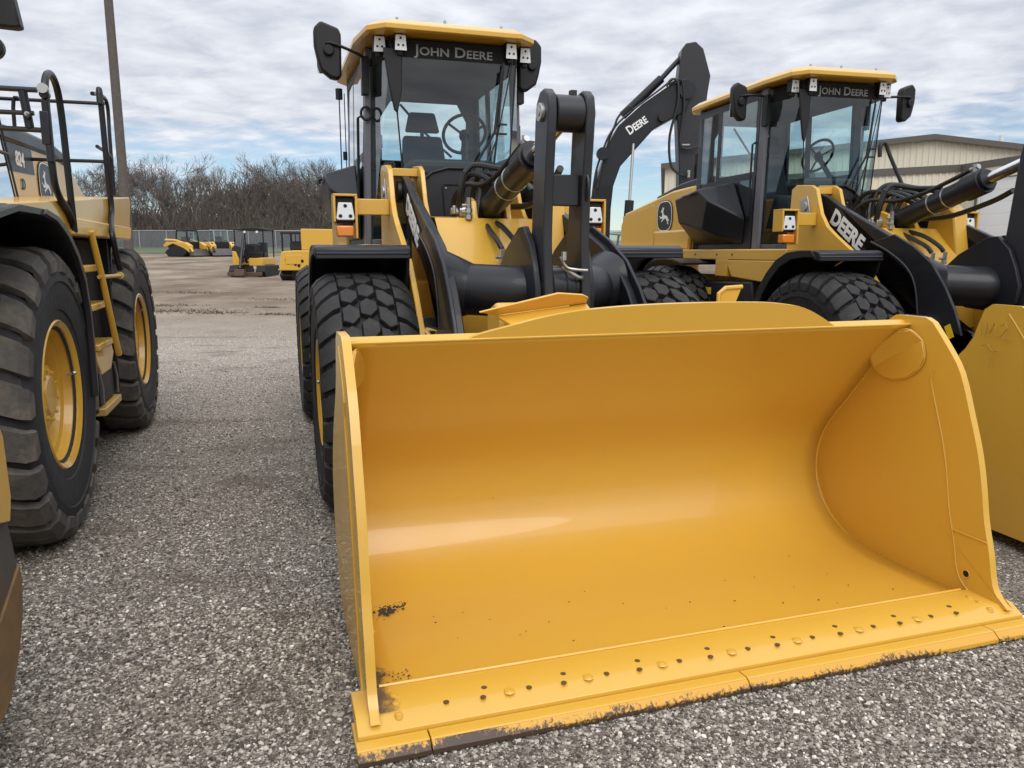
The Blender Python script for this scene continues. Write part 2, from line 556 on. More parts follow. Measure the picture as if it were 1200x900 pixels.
def wheel(parent, x, y, side, Rr=.81, hw=.30, style='block', pitches=30, rim_r=.335, rub=None, rot=0., deep=.13, paint=None):
    key = (Rr, hw, style, side, deep)
    rub = rub or RUB; paint = paint or YEL
    rub2 = RUBDT if rub is RUBD else RUBT
    if key not in _wheel_cache:
        tm = tyre_mesh(Rr, hw, pitches, style, rim_r)
        t = obj('tyre', tm, [rub, rub2], None, angle=28)
        for pf in t.data.polygons[tm.lugs_from:]: pf.material_index = 1
        r = obj('rim', rim_mesh(rim_r, hw * .96, deep, side), paint, None, angle=30)
        vv = MB(); vv.tube([(side * (hw * .80), rim_r * .84, .05), (side * (hw * .88), rim_r * .84, .06)], .010, 6)
        vv.cyl((side * (hw * .90), rim_r * .84, .06), (side * (hw * .93), rim_r * .86, .065), .014, seg=8)
        v = obj('valve', vv, STEEL, None)
        _wheel_cache[key] = (t.data, r.data, v.data)
        for q in (t, r, v): bpy.data.objects.remove(q)
    e = bpy.data.objects.new('wheel', None); COL.objects.link(e)
    e.empty_display_size = .2
    e.parent = parent; e.location = (x, y, Rr - .012); e.rotation_euler = (rot, 0, 0)
    for nme, d in zip(('tyre', 'rim', 'valve'), _wheel_cache[key]):
        o = bpy.data.objects.new(nme, d); COL.objects.link(o); o.parent = e
    return e

# ------------------------------------------------------------------ front end loader (local axes: x across, -y forward, z up)
HOLES = []


def bucket_build(parent):
    # curved skin, one sheet 14 mm thick: floor, heel curve, back, top lip
    key = [(.30, .042), (.60, .030), (.86, .026), (1.06, .045), (1.22, .10), (1.34, .19), (1.42, .31), (1.445, .45), (1.415, .60),
           (1.34, .73), (1.20, .90), (1.05, 1.085), (.92, 1.23), (.80, 1.355)]
    pts = spline([Vector((0, a, b)) for a, b in key], 4)
    xs = [-1.466 + 2.932 * i / 24 for i in range(25)]
    mb = MB()
    n = len(pts)
    vs = [(x, p.y, p.z) for x in xs for p in pts]
    fs = [(i * n + k, i * n + k + 1, (i + 1) * n + k + 1, (i + 1) * n + k) for i in range(24) for k in range(n - 1)]
    mb.add(vs, fs)
    body = obj('bucket', mb, YEL, parent, solid=.016, angle=60)
    body.location.z = .020          # the edge stands clear of the gravel
    # spill guard rising above the lip in a long soft hump
    g = [(-.96, 0), (-.88, .025), (-.75, .055), (-.62, .085), (-.48, .108), (-.34, .122), (-.1, .134), (.2, .138), (.5, .134), (.66, .122), (.79, .098), (.90, .05), (.97, .012), (1.0, 0)]
    gp = spline([Vector((a, 0, b)) for a, b in g], 4)
    mb = MB()
    lo = [(p.x, .802, 1.352) for p in gp]
    hi = [(p.x, .802 - .19 * max(p.z, .0008), 1.352 + max(p.z, .0008)) for p in gp]
    lo2 = [(a, b + .022, c + .004) for a, b, c in lo]; hi2 = [(a, b + .022, c + .004) for a, b, c in hi]
    mb.strip(lo, hi); mb.strip(hi2, lo2); mb.strip(hi, hi2); mb.strip(lo2, lo)
    obj('spill_guard', mb, YEL, body, angle=25)
    mb = MB(); mb.tube([(x, .797, 1.352) for x in (-1.46, -.9, 0, .9, 1.46)], .0055, 6)
    mb.tube([(x, .298, .083) for x in (-1.44, 0, 1.42)], .008, 6)
    obj_each('weld_seam', mb, YEL, body)
    # back of the top lip: folded stiffener
    mb = MB(); mb.prism([(.812, 1.345), (.93, 1.22), (1.03, 1.25), (.99, 1.34), (.85, 1.375)], -1.47, 1.47)
    obj('lip_stiffener', mb, YEL, body, bevel=.006)
    # side plates
    front = [(.075, .07), (.12, .095), (.165, .155), (.20, .30), (.245, .45), (.275, .60), (.315, .76), (.38, .94), (.46, 1.14), (.55, 1.26), (.655, 1.375)]
    front = [(p.y, p.z) for p in spline([Vector((0, a, b)) for a, b in front], 3)]
    back = [(.70, 1.395), (.90, 1.395), (.955, 1.36), (.985, 1.28), (1.02, 1.18), (1.075, 1.10), (1.155, 1.02), (1.28, .90), (1.39, .76), (1.465, .60), (1.475, .45), (1.44, .28), (1.35, .14), (1.22, .05), (1.06, .012), (.85, .005), (.3, .012)]
    for s in (-1, 1):
        mb = MB()
        prof = front + back
        n = len(prof)
        a, b = (s * 1.464, s * 1.500)
        # outline ring + fan over a point inside (the outline is star shaped about it)
        vs = [(a, y, z) for y, z in prof] + [(b, y, z) for y, z in prof] + [(a, .80, .55), (b, .80, .55)]
        fs = [(i, (i + 1) % n, (i + 1) % n + n, i + n) for i in range(n)]
        fs += [((i + 1) % n, i, 2 * n) for i in range(n)] + [(i + n, (i + 1) % n + n, 2 * n + 1) for i in range(n)]
        mb.add(vs, fs)
        p = obj('side_plate', mb, YEL, body, angle=30)
        wl = [(s * 1.4625, y + .20 - .05 * (z > 1.1), z) for y, z in front if .05 < z < 1.18]
        mb = MB(); mb.tube(wl, .0045, 6); mb.tube([(s * 1.4625, .165 + .05, .35), (s * 1.4625, .42, .35)], .0045, 6)
        obj('weld_line', mb, YEL, body)
        mb = MB(); mb.tube([(s * 1.5015, y + .20 - .05 * (z > 1.1), z) for y, z in front if .05 < z < 1.36], .005, 6)
        obj('weld_line', mb, YEL, body)
        # weld where the skin meets the side plate
        mb = MB(); mb.tube([(s * 1.459, q.y - .004, q.z) for q in pts], .0085, 6)
        obj('corner_weld', mb, YEL, body)
        # rounded corner gusset across the side plate and the back
        P = lambda *q: [Vector((s * x, y, z)) for x, y, z in q]
        low = P((1.458, .70, 1.275), (1.456, .675, 1.20), (1.456, .70, 1.13), (1.456, .78, 1.07), (1.456, .87, 1.045), (1.456, .95, 1.05), (1.452, 1.02, 1.09))
        upp = P((1.458, .70, 1.275), (1.452, 1.02, 1.09), (1.40, .985, 1.145), (1.385, .945, 1.195), (1.39, .89, 1.255), (1.415, .83, 1.315), (1.44, .765, 1.325))
        mb = MB(); d1 = Vector((-s * .008, 0, 0)); d2 = Vector((-s * .006, -.006, 0))
        mb.loft([q - d1 for q in low], [q + d1 for q in low]); mb.loft([q - d2 * 2 for q in upp], [q + d2 for q in upp])
        obj('corner_gusset', mb, YEL, body, bevel=.003, angle=30)
        mb = MB(); mb.tube(low + P((1.40, .985, 1.145), (1.385, .945, 1.195), (1.39, .89, 1.255), (1.415, .83, 1.315), (1.44, .765, 1.325), (1.458, .70, 1.275)), .0045, 6, smooth=3)
        obj('weld_line', mb, YEL, body)
        for y, z in ((.22, .085), (.165, .085), (.11, .083)):
            mb = MB(); x = s * 1.375 + s * .02
            z = z if y > .12 else .076
            mb.cyl((x, y, z - .012), (x, y, z + .002), .019, .014, seg=12); mb.cyl((x, y, z + .002), (x, y, z + .0035), .010, .008, seg=12)
            obj('plow_bolt', mb, YEL, body)
        mb = MB(); mb.cyl((s * 1.4655, .31, .155), (s * 1.4605, .31, .155), .017, seg=14)
        h = obj('lifting_hole', mb, HOLE, body)
        mb = MB()
        for k in range(14):
            a0 = 2 * math.pi * k / 14; a1 = 2 * math.pi * (k + 1) / 14
        mb.tube([(s * 1.462, .31 + .019 * math.cos(2 * math.pi * k / 14), .155 + .019 * math.sin(2 * math.pi * k / 14)) for k in range(15)], .003, 5)
        obj('hole_rim', mb, YEL, body)
    # base edge: thick plate with a bevelled nose
    mb = MB(); mb.prism([(.298, .040), (.298, .080), (.125, .080), (.062, .043), (.062, .018), (.2, .018)], -1.548, 1.548)
    obj('base_edge', mb, YEL, body, bevel=.003)
    for x0, x1 in ((-1.56, -1.3), (-1.3, 0), (0, 1.3), (1.3, 1.56)):
        mb = MB(); mb.prism([(.20, -.012), (.20, .0165), (.058, .0165), (.058, .029), (.006, .032), (-.002, .029), (-.002, -.012)], x0 + .0025, x1 - .0025)
        obj('bolt_on_edge', mb, YEL, body, bevel=.002)
        mb = MB(); mb.prism([(-.0025, -.012), (-.0025, .0285), (-.030, .006), (-.033, -.012)], x0 + .0025, x1 - .0025)
        obj('worn_nose', mb, WORN, body, bevel=.002)
    for k in range(-4, 5):
        x = k * .325
        for dx, y in ((-.08, .195), (-.10, .135), (.085, .145)):
            if abs(x + dx) > 1.33: continue
            mb = MB(); mb.cyl((x + dx, y - .02, .0795), (x + dx, y - .02, .0815), .0115, seg=12)
            obj('bolt_hole', mb, HOLEB, body)
        if k % 1 == 0 and abs(x) < 1.3:
            mb = MB(); mb.cyl((x + .005, .125, .078), (x + .005, .125, .084), .024, .018, seg=8)
            mb.cyl((x + .005, .125, .084), (x + .005, .125, .0855), .012, .010, seg=8)
            obj('plow_bolt', mb, YEL, body)
    # carrier behind the bucket: ribs the arms and the tilt link pin to
    for s in (-.73, -.60, .60, .73, -.16, .10):
        mb = MB(); mb.prism([(1.04, 1.16), (1.28, 1.02), (1.66, .80), (1.76, .58), (1.70, .38), (1.50, .12), (1.39, .14), (1.50, .45), (1.42, .77), (1.14, 1.08)], s - .018, s + .018)
        obj('hinge_rib', mb, YEL, body, bevel=.004)
    return body


def build_loader(label, group):
    T = thing('wheel_loader', label, 'wheel loader', group=group)
    bucket_build(T)
    # angled guard channel above the bucket back, with the small hook at the far side
    mb = MB()
    A = [(-.80, 1.16, 1.40), (-.80, 1.27, 1.475), (-.80, 1.25, 1.495), (-.80, 1.13, 1.415)]
    mb = MB()
    F1 = [Vector(q) for q in ((-.62, .93, 1.37), (-.235, .93, 1.38), (-.245, 1.14, 1.495), (-.72, 1.14, 1.445))]
    F2 = [Vector(q) for q in ((-.72, 1.14, 1.445), (-.245, 1.14, 1.495), (-.255, 1.09, 1.525), (-.29, 1.08, 1.54), (-.42, 1.08, 1.55), (-.82, 1.08, 1.465))]
    mb.loft(F1, [q + Vector((0, .006, -.012)) for q in F1]); mb.loft(F2, [q + Vector((0, .012, .006)) for q in F2])
    obj('splash_channel', mb, YEL, T, bevel=.003)
    mb = MB(); mb.prism([(1.2, 1.15), (1.2, 1.45), (1.30, 1.50), (1.45, 1.45), (1.45, 1.15)], -.68, -.28)
    obj('stop_block', mb, YEL, T, bevel=.02)
    mb = MB(); mb.tube([(.52, 1.15, 1.40), (.52, 1.15, 1.53), (.56, 1.15, 1.56), (.66, 1.15, 1.565)], .012, 8)
    mb.add([(.52, 1.15, 1.40), (.52, 1.15, 1.53), (.56, 1.15, 1.56), (.66, 1.15, 1.565), (.60, 1.15, 1.42)], [(0, 1, 2, 3, 4)])
    obj('hook_plate', mb, YEL, T)
    # lift arms
    prof = [(3.86, 2.30), (3.80, 2.34), (3.70, 2.31), (3.48, 2.20), (3.09, 2.04), (2.73, 1.89), (2.51, 1.79), (2.31, 1.66), (2.17, 1.50), (2.06, 1.33), (1.95, 1.14), (1.84, .92), (1.74, .66), (1.66, .40), (1.52, .34), (1.44, .42),
            (1.54, .72), (1.66, .95), (1.84, 1.16), (2.12, 1.22), (2.42, 1.30), (2.78, 1.52), (3.12, 1.72), (3.40, 1.82), (3.66, 1.98), (3.80, 2.14)]
    ribp = [(3.02, 1.865), (2.75, 1.77), (2.52, 1.64), (2.41, 1.49), (2.35, 1.22), (2.28, 1.24), (2.33, 1.50), (2.46, 1.68), (2.71, 1.82), (2.98, 1.90)]
    for s in (-1, 1):
        mb = MB(); mb.prism(prof, s * .655, s * .715)
        a = obj('lift_arm', mb, BLK, T, bevel=.008)
        mb = MB(); mb.prism([(3.02, 1.86), (2.75, 1.77), (2.53, 1.64), (2.42, 1.49), (2.36, 1.22), (2.10, 1.19), (1.9, 1.14), (1.99, 1.33), (2.11, 1.51), (2.27, 1.69), (2.49, 1.83), (2.72, 1.93)][::1], s * .712, s * .738)
        obj('arm_doubler', mb, BLK, a, bevel=.006)
        mb = MB(); mb.tube([(s * .737, y, z) for y, z in ((3.0, 1.87), (2.75, 1.775), (2.53, 1.645), (2.42, 1.49), (2.36, 1.22))], .009, 6, smooth=4)
        obj('weld_line', mb, GREY, a)
        if s < 0:
            xd = Vector((0, -.52, -.335)).normalized(); yd = Vector((0, xd.z, -xd.y))
            o = text_obj('lettering', 'DEERE', .195, (-.7175, 3.625, 2.070), xd, yd, WHITE, a, bold=.008, squeeze=.98)
            w = max(v.co.y for v in o.data.vertices) - min(v.co.y for v in o.data.vertices)
            mb = MB(); M = Matrix.Translation((-.741, 2.02, 1.165)) @ Matrix.Rotation(R(62), 4, 'X')
            mb.box(-.002, .001, -.055, .055, -.03, .03, M)
            obj('warning_sticker', mb, STICK, a)
        # grease pin at the bucket end
        mb = MB(); mb.cyl((s * .62, 1.60, .45), (s * .76, 1.60, .45), .055, seg=20)
        obj_each('pin', mb, STEEL, a, bevel=.004)
        # lift cylinder, down between arm and tyre
        mb = MB(); mb.cyl((s * .765, 3.3, 1.22), (s * .765, 2.62, 1.235), .078, seg=20); mb.cyl((s * .765, 2.64, 1.235), (s * .765, 2.58, 1.236), .088, seg=20)
        c = obj('lift_cylinder', mb, PLAST, T, bevel=.004)
        mb = MB(); mb.cyl((s * .765, 2.6, 1.236), (s * .765, 2.2, 1.24), .04, seg=16)
        obj('rod', mb, CHR, c)
        mb = MB(); mb.tube([(s * .80, 3.1, 1.32), (s * .81, 2.8, 1.36), (s * .80, 2.62, 1.30)], .014, 8, smooth=4); mb.tube([(s * .83, 2.72, 1.22), (s * .84, 2.58, 1.16), (s * .82, 2.45, 1.1)], .02, 8, smooth=4)
        obj_each('hydraulic_line', mb, STEEL, c)
    # big cross tube bowed between the arms
    mb = MB(); mb.tube([(-.66, 2.45, 1.52), (-.5, 2.38, 1.51), (-.3, 2.24, 1.50), (0, 2.18, 1.50), (.3, 2.24, 1.50), (.5, 2.38, 1.51), (.66, 2.45, 1.52)], [.175, .165, .165, .165, .165, .165, .175], 28)
    mb.tube([(-.66, 2.45, 1.52), (-.60, 2.43, 1.52), (-.52, 2.39, 1.51)], [.235, .20, .165], 28); mb.tube([(.52, 2.39, 1.51), (.60, 2.43, 1.52), (.66, 2.45, 1.52)], [.165, .20, .235], 28)
    obj('cross_tube', mb, BLK, T, angle=50)
    for s in (-.232, .115):
        mb = MB(); mb.prism([(2.72, 1.60), (2.52, 1.76), (2.24, 1.90), (2.14, 1.905), (2.02, 1.80), (1.95, 1.66), (1.90, 1.52), (1.92, 1.38), (2.05, 1.30), (2.4, 1.32), (2.7, 1.42)], s - .02, s + .02)
        obj('pivot_bracket', mb, BLK, T, bevel=.006)
    # bellcrank: two tall plates, hub, brace, pins
    bc = MB()
    pl = [(1.86, .95), (1.84, 1.15), (1.86, 1.50), (1.90, 1.80), (1.885, 2.10), (1.85, 2.40), (1.835, 2.55), (1.855, 2.635), (1.91, 2.675), (1.985, 2.665), (2.04, 2.61), (2.06, 2.52), (2.08, 2.30), (2.11, 1.95), (2.14, 1.70), (2.15, 1.52), (2.10, 1.34), (2.02, 1.14), (1.97, .95)]
    B = obj('bellcrank', MB().cyl((-.140, 1.94, 2.545), (.030, 1.94, 2.545), .105, seg=28), GREY, T, bevel=.008)
    for s in (-.205, .032):
        mb = MB(); mb.prism(pl, s, s + .058)
        obj('side_plate', mb, GREY, B, bevel=.010)
    mb = MB(); mb.cyl((-.145, 2.0, 1.53), (.03, 2.0, 1.53), .125, seg=28); mb.cyl((-.06, 2.0, 1.53), (.0, 2.0, 1.53), .135, seg=28)
    obj('hub', mb, BLK, B, bevel=.01)
    mb = MB(); mb.box(-.145, .030, 1.93, 2.0, 2.02, 2.20)
    obj('brace_plate', mb, GREY, B, bevel=.006)
    mb = MB(); mb.box(-.03, .01, 1.93, 1.97, 2.62, 2.68)
    obj('grease_block', mb, GREY, B, bevel=.004)
    for z, y, r in ((2.545, 1.94, .052), (1.53, 2.0, .052)):
        mb = MB(); mb.cyl((-.225, y, z), (-.20, y, z), r, seg=24); mb.cyl((-.229, y, z), (-.224, y, z), r * .45, seg=12)
        mb.cyl((.091, y, z), (.112, y, z), r, seg=24)
        obj_each('pin', mb, STEEL, B, bevel=.003)
    mb = MB(); mb.tube([(-.10, 1.86, 1.66), (.0, 1.85, 1.60), (.05, 1.9, 1.60)], .012, 8, smooth=4); mb.tube([(-.12, 1.84, 1.72), (-.08, 1.84, 1.66), (-.02, 1.83, 1.645), (.05, 1.83, 1.64)], .009, 8, smooth=4)
    mb.cyl((-.10, 1.83, 1.70), (-.10, 1.83, 1.75), .016, seg=6)
    obj_each('grease_line', mb, STEEL, B)
    mb = MB(); mb.tube([(.06, 1.885, 2.20), (.06, 1.865, 2.17), (.06, 1.865, 2.09), (.06, 1.885, 2.05)], .009, 6)
    obj('handle', mb, BLK, B)
    # tilt cylinder
    p0, p1 = Vector((-.10, 3.50, 2.06)), Vector((-.042, 1.94, 2.545))
    d = (p1 - p0)
    at = lambda t: p0 + d * t
    mb = MB(); mb.cyl(at(.06), at(.60), .092, seg=28); mb.cyl(at(.52), at(.64), .108, seg=28); mb.cyl(at(.64), at(.66), .085, seg=28); mb.cyl(at(0) + Vector((-.11, 0, 0)), at(0) + Vector((.11, 0, 0)), .085, seg=24)
    c = obj('tilt_cylinder', mb, BLK, T, bevel=.005)
    mb = MB(); mb.cyl(at(.66), at(.97), .047, seg=20)
    obj('rod', mb, CHR, c)
    for t in (.30, .40):
        mb = MB(); mb.cyl(at(t), at(t + .008), .096, seg=28)
        obj('hose_clamp', mb, STEEL, c)
    mb = MB(); mb.cyl(at(.58) + Vector((-.02, 0, .10)), at(.58) + Vector((-.02, 0, .17)), .026, seg=8); mb.cyl(at(.55) + Vector((-.02, 0, .14)), at(.60) + Vector((-.02, 0, .14)), .022, seg=8)
    obj('elbow_fitting', mb, STEEL, c)
    mb = MB()
    mb.tube([at(.56) + Vector((-.02, 0, .14)), at(.42) + Vector((-.03, 0, .13)), at(.25) + Vector((-.04, .02, .125)), at(.08) + Vector((-.06, .05, .16)), (-.22, 3.7, 2.28), (-.28, 3.85, 2.18), (-.26, 3.95, 1.95)], .020, 8, smooth=6)
    for i, (x, dy) in enumerate(((-.16, .0), (-.08, .05), (.02, .1), (.10, .04))):
        mb.tube([(x, 3.95, 1.9), (x - .02, 4.0 - dy, 2.18), (x, 3.85 - dy, 2.36), (x + .05, 3.55 - dy, 2.33), (x + .07, 3.2, 2.20)], .022, 8, smooth=6)
    obj_each('hydraulic_hose', mb, HOSE, T)
    mb = MB()
    mb.tube([(-.30, 3.42, 2.34), (-.33, 3.44, 2.18), (-.31, 3.5, 2.05), (-.30, 3.6, 1.98)], .026, 8, smooth=6)
    mb.tube([(-.30, 3.42, 2.34), (-.22, 3.4, 2.40), (-.05, 3.3, 2.37), (.05, 3.1, 2.36)], .022, 8, smooth=6)
    mb.tube([(-.13, 3.48, 2.3), (-.17, 3.46, 2.16), (-.20, 3.42, 2.02)], .022, 8, smooth=6)
    mb.tube([(-.15, 3.40, 1.98), (-.17, 3.16, 1.90), (-.17, 2.98, 1.83), (-.15, 2.93, 1.77)], .020, 8, smooth=6)
    mb.tube([(-.07, 3.40, 1.98), (-.08, 3.14, 1.93), (-.05, 2.97, 1.84), (-.02, 2.93, 1.78)], .020, 8, smooth=6)
    mb.tube([(.10, 3.5, 2.10), (.14, 3.1, 2.10), (.10, 2.6, 2.2), (.07, 2.35, 2.28)], .024, 8, smooth=6)
    obj_each('hydraulic_hose', mb, HOSE, T)
    mb = MB()
    for p in ((-.15, 2.92, 1.69), (-.02, 2.92, 1.70), (-.30, 3.3, 2.02), (-.30, 3.3, 2.07)):
        mb.cyl(p, (p[0], p[1] - .01, p[2] + .08), .020, seg=6); mb.cyl((p[0], p[1], p[2] - .03), (p[0], p[1], p[2]), .028, seg=6)
        mb.cyl((p[0] - .05, p[1], p[2] + .02), (p[0] + .02, p[1], p[2] + .02), .013, seg=6)
    obj_each('hose_fitting', mb, STEEL, T)
    # front frame
    F = MB()
    F.add([(-.56, 3.55, 2.02), (.56, 3.55, 2.02), (.56, 3.30, 2.00), (-.56, 3.30, 2.00), (-.56, 2.86, 1.60), (.56, 2.86, 1.60), (-.56, 2.80, 1.10), (.56, 2.80, 1.10), (-.56, 3.9, 1.9), (.56, 3.9, 1.9)],
          [(0, 3, 2, 1), (3, 4, 5, 2), (4, 6, 7, 5), (0, 1, 9, 8)])
    F.box(-.55, .55, 2.82, 4.0, .75, 1.2)
    fr = obj('front_frame', F, YEL, T, bevel=.015)
    tower = [(4.10, 2.40), (4.02, 2.44), (3.78, 2.42), (3.70, 2.38), (3.60, 2.14), (3.50, 2.02), (3.36, 1.93), (3.13, 1.80), (2.92, 1.68), (2.68, 1.44), (2.50, 1.22), (2.40, 1.0), (2.46, .80), (4.1, .80), (4.14, 1.8)]
    for s in (-1, 1):
        for k, (a, b) in enumerate(((.84, .80), (.585, .55))):
            mb = MB(); mb.prism(tower, s * a, s * b)
            obj('tower_plate', mb, YEL, fr, bevel=.006)
        mb = MB(); mb.box(min(s * .80, s * .585), max(s * .80, s * .585), 3.80, 4.0, 2.34, 2.40)
        obj('tower_bridge', mb, YEL, fr, bevel=.004)
        mb = MB(); mb.cyl((s * .865, 3.85, 2.22), (s * .84, 3.85, 2.22), .045, seg=20)
        obj_each('pin', mb, STEEL, fr, bevel=.003)
        mb = MB(); M = Matrix.Translation((s * .846, 3.86, 2.23)) @ Matrix.Rotation(R(-20), 4, 'X')
        mb.box(-.006, .006, -.07, .06, -.12, .07, M)
        obj('pin_keeper', mb, STEEL, fr, bevel=.01)
        mb = MB(); mb.cyl((s * .62, 3.85, 2.22), (s * .66, 3.85, 2.22), .085, seg=24); mb.cyl((s * .715, 3.85, 2.22), (s * .75, 3.85, 2.22), .085, seg=24)
        obj_each('bushing', mb, BLK, fr, bevel=.004)
    for s in (-.235, .035):
        mb = MB(); mb.prism([(3.72, 2.02), (3.62, 2.12), (3.50, 2.165), (3.39, 2.13), (3.36, 2.04), (3.25, 1.86), (3.02, 1.62), (2.84, 1.42), (2.84, 1.30), (3.8, 1.3), (3.9, 1.7)], s - .022, s + .022)
        obj('clevis_plate', mb, YEL, fr, bevel=.008)
    mb = MB(); mb.cyl((-.33, 3.50, 2.06), (-.255, 3.50, 2.06), .052, seg=20); mb.cyl((-.39, 3.50, 2.06), (-.33, 3.50, 2.06), .026, seg=10)
    mb.cyl((-.37, 3.47, 2.10), (-.37, 3.47, 2.04), .016, seg=6); mb.cyl((-.35, 3.44, 2.0), (-.35, 3.5, 2.0), .016, seg=6)
    obj_each('pin', mb, STEEL, fr, bevel=.003)
    for x in (.36,):
        mb = MB(); mb.prism([(3.5, 1.9), (3.45, 2.2), (3.30, 2.26), (3.16, 2.15), (3.05, 1.6), (3.5, 1.6)], x - .10, x + .06)
        obj('valve_cover', mb, YEL, fr, bevel=.02)
    mb = MB(); mb.box(-.40, -.33, 2.845, 2.855, 1.50, 1.54)
    obj('warning_sticker', mb, REDP, fr)
    # lamps on their brackets
    for s in (-1, 1):
        mb = MB(); mb.box(min(s * .84, s * 1.10), max(s * .84, s * 1.10), 3.66, 3.74, 2.03, 2.15)
        br = obj('lamp_bracket', mb, YEL, T, bevel=.006)
        mb = MB(); a = s * 1.275; b = s * 1.095
        lo, hi = min(a, b), max(a, b)
        for q in ((lo, lo + .018, 1.97, 2.175), (lo, hi, 2.16, 2.178), (hi - .018, hi, 1.85, 2.175)):
            mb.box(q[0], q[1], 3.56, 3.72, q[2], q[3])
        obj('lamp_cage', mb, YEL, br, bevel=.004)
        mb = MB(); mb.box(lo + .02, hi - .02, 3.60, 3.70, 1.965, 2.158)
        obj('lamp_housing', mb, PLAST, br, bevel=.01)
        cx = (lo + hi) / 2
        mb = MB(); mb.prism([(cx - .062, 1.985), (cx + .062, 1.985), (cx + .07, 2.0), (cx + .05, 2.115), (cx - .05, 2.115), (cx - .07, 2.0)], 3.575, 3.60, 'y')
        obj('headlight', mb, LENS, br, bevel=.006)
        mb = MB()
        for x, z in ((cx, 2.09), (cx - .037, 2.015), (cx + .037, 2.015)):
            mb.cyl((x, 3.573, z), (x, 3.576, z), .014, seg=12)
        obj('lamp_reflector', mb, PLAST, br)
        mb = MB(); mb.box(cx - .068, cx + .06, 3.57, 3.66, 1.862, 1.945)
        obj('amber_light', mb, AMB, br, bevel=.012)
    # wheels and mudguards
    for s in (-1, 1):
        wheel(T, s * 1.18, 2.90, s, rot=.13 * s)
        arc = [(2.70, 1.765), (2.80, 1.782), (2.95, 1.784), (3.15, 1.765), (3.32, 1.695), (3.46, 1.58), (3.58, 1.44), (3.66, 1.28), (3.70, 1.10)]
        mb = MB(); mb.prism(arc + [(y - .035, z - .03) for y, z in arc[::-1]], s * .86, s * 1.47)
        f = obj('mudguard', mb, BLK, T, bevel=.008)
        mb = MB(); mb.prism([(2.675, 1.70), (2.685, 1.775), (2.74, 1.795), (2.88, 1.795), (2.88, 1.77), (2.76, 1.715)], s * .85, s * 1.472)
        obj('mudguard_lip', mb, BLK, f, bevel=.012)
        lip = [(y, z + .012) for y, z in arc[1:]]
        mb = MB(); mb.prism(lip + [(y - .07, z - .06) for y, z in lip[::-1]], s * 1.455, s * 1.48)
        obj('mudguard_rim', mb, BLK, f, bevel=.005)
        mb = MB(); mb.prism([(2.70, 1.70), (2.72, 1.62), (3.0, 1.25), (3.3, 1.25), (3.4, 1.6), (3.1, 1.72)], s * .86, s * .88)
        obj('mudguard_side', mb, PLAST, f)
    mb = MB(); mb.cyl((-1.0, 2.9, .79), (1.0, 2.9, .79), .20, seg=24); mb.cyl((-.3, 2.9, .79), (.3, 2.9, .79), .30, seg=24)
    obj('front_axle', mb, PLAST, T)
    return T


def splay_right(T):
    """the front frame stands a few degrees steered against the bucket: bring the far side round"""
    d = R(4.0); dv = Vector((-math.sin(d), math.cos(d), 0)); pv = Vector((0, 1.2, 0))
    skip = ('bucket', 'splash_channel', 'stop_block', 'hook_plate', 'bellcrank', 'tilt_cylinder', 'pivot_bracket')
    done = set()
    def refl(c):
        v = Vector((-c.x, c.y, 0)) - pv
        w_ = dv * (2 * v.dot(dv)) - v + pv
        return Vector((w_.x, w_.y, c.z))
    def visit(o, top):
        base = o.name.split('.')[0]
        if base in skip: return
        if base == 'wheel':
            if o.location.x > 0: o.location.x -= .28
            return
        if o.type == 'MESH' and o.data.name not in done:
            done.add(o.data.name)
            xs_ = [v.co.x for v in o.data.vertices]
            rigid = top.name.split('.')[0] in ('mudguard', 'lamp_bracket')
            if min(xs_) > .3:
                for v in o.data.vertices:
                    if rigid: v.co.x -= .29 if 'mud' in top.name else .33
                    else: v.co = refl(v.co)
                o.data.update()
            elif max(xs_) > .5 and min(xs_) < -.5:
                for v in o.data.vertices:
                    if v.co.x > 0:
                        k = min(1, v.co.x / .5); v.co = v.co.lerp(refl(v.co), k)
                o.data.update()
        for c in children(o): visit(c, top)
    for c in children(T): visit(c, c)


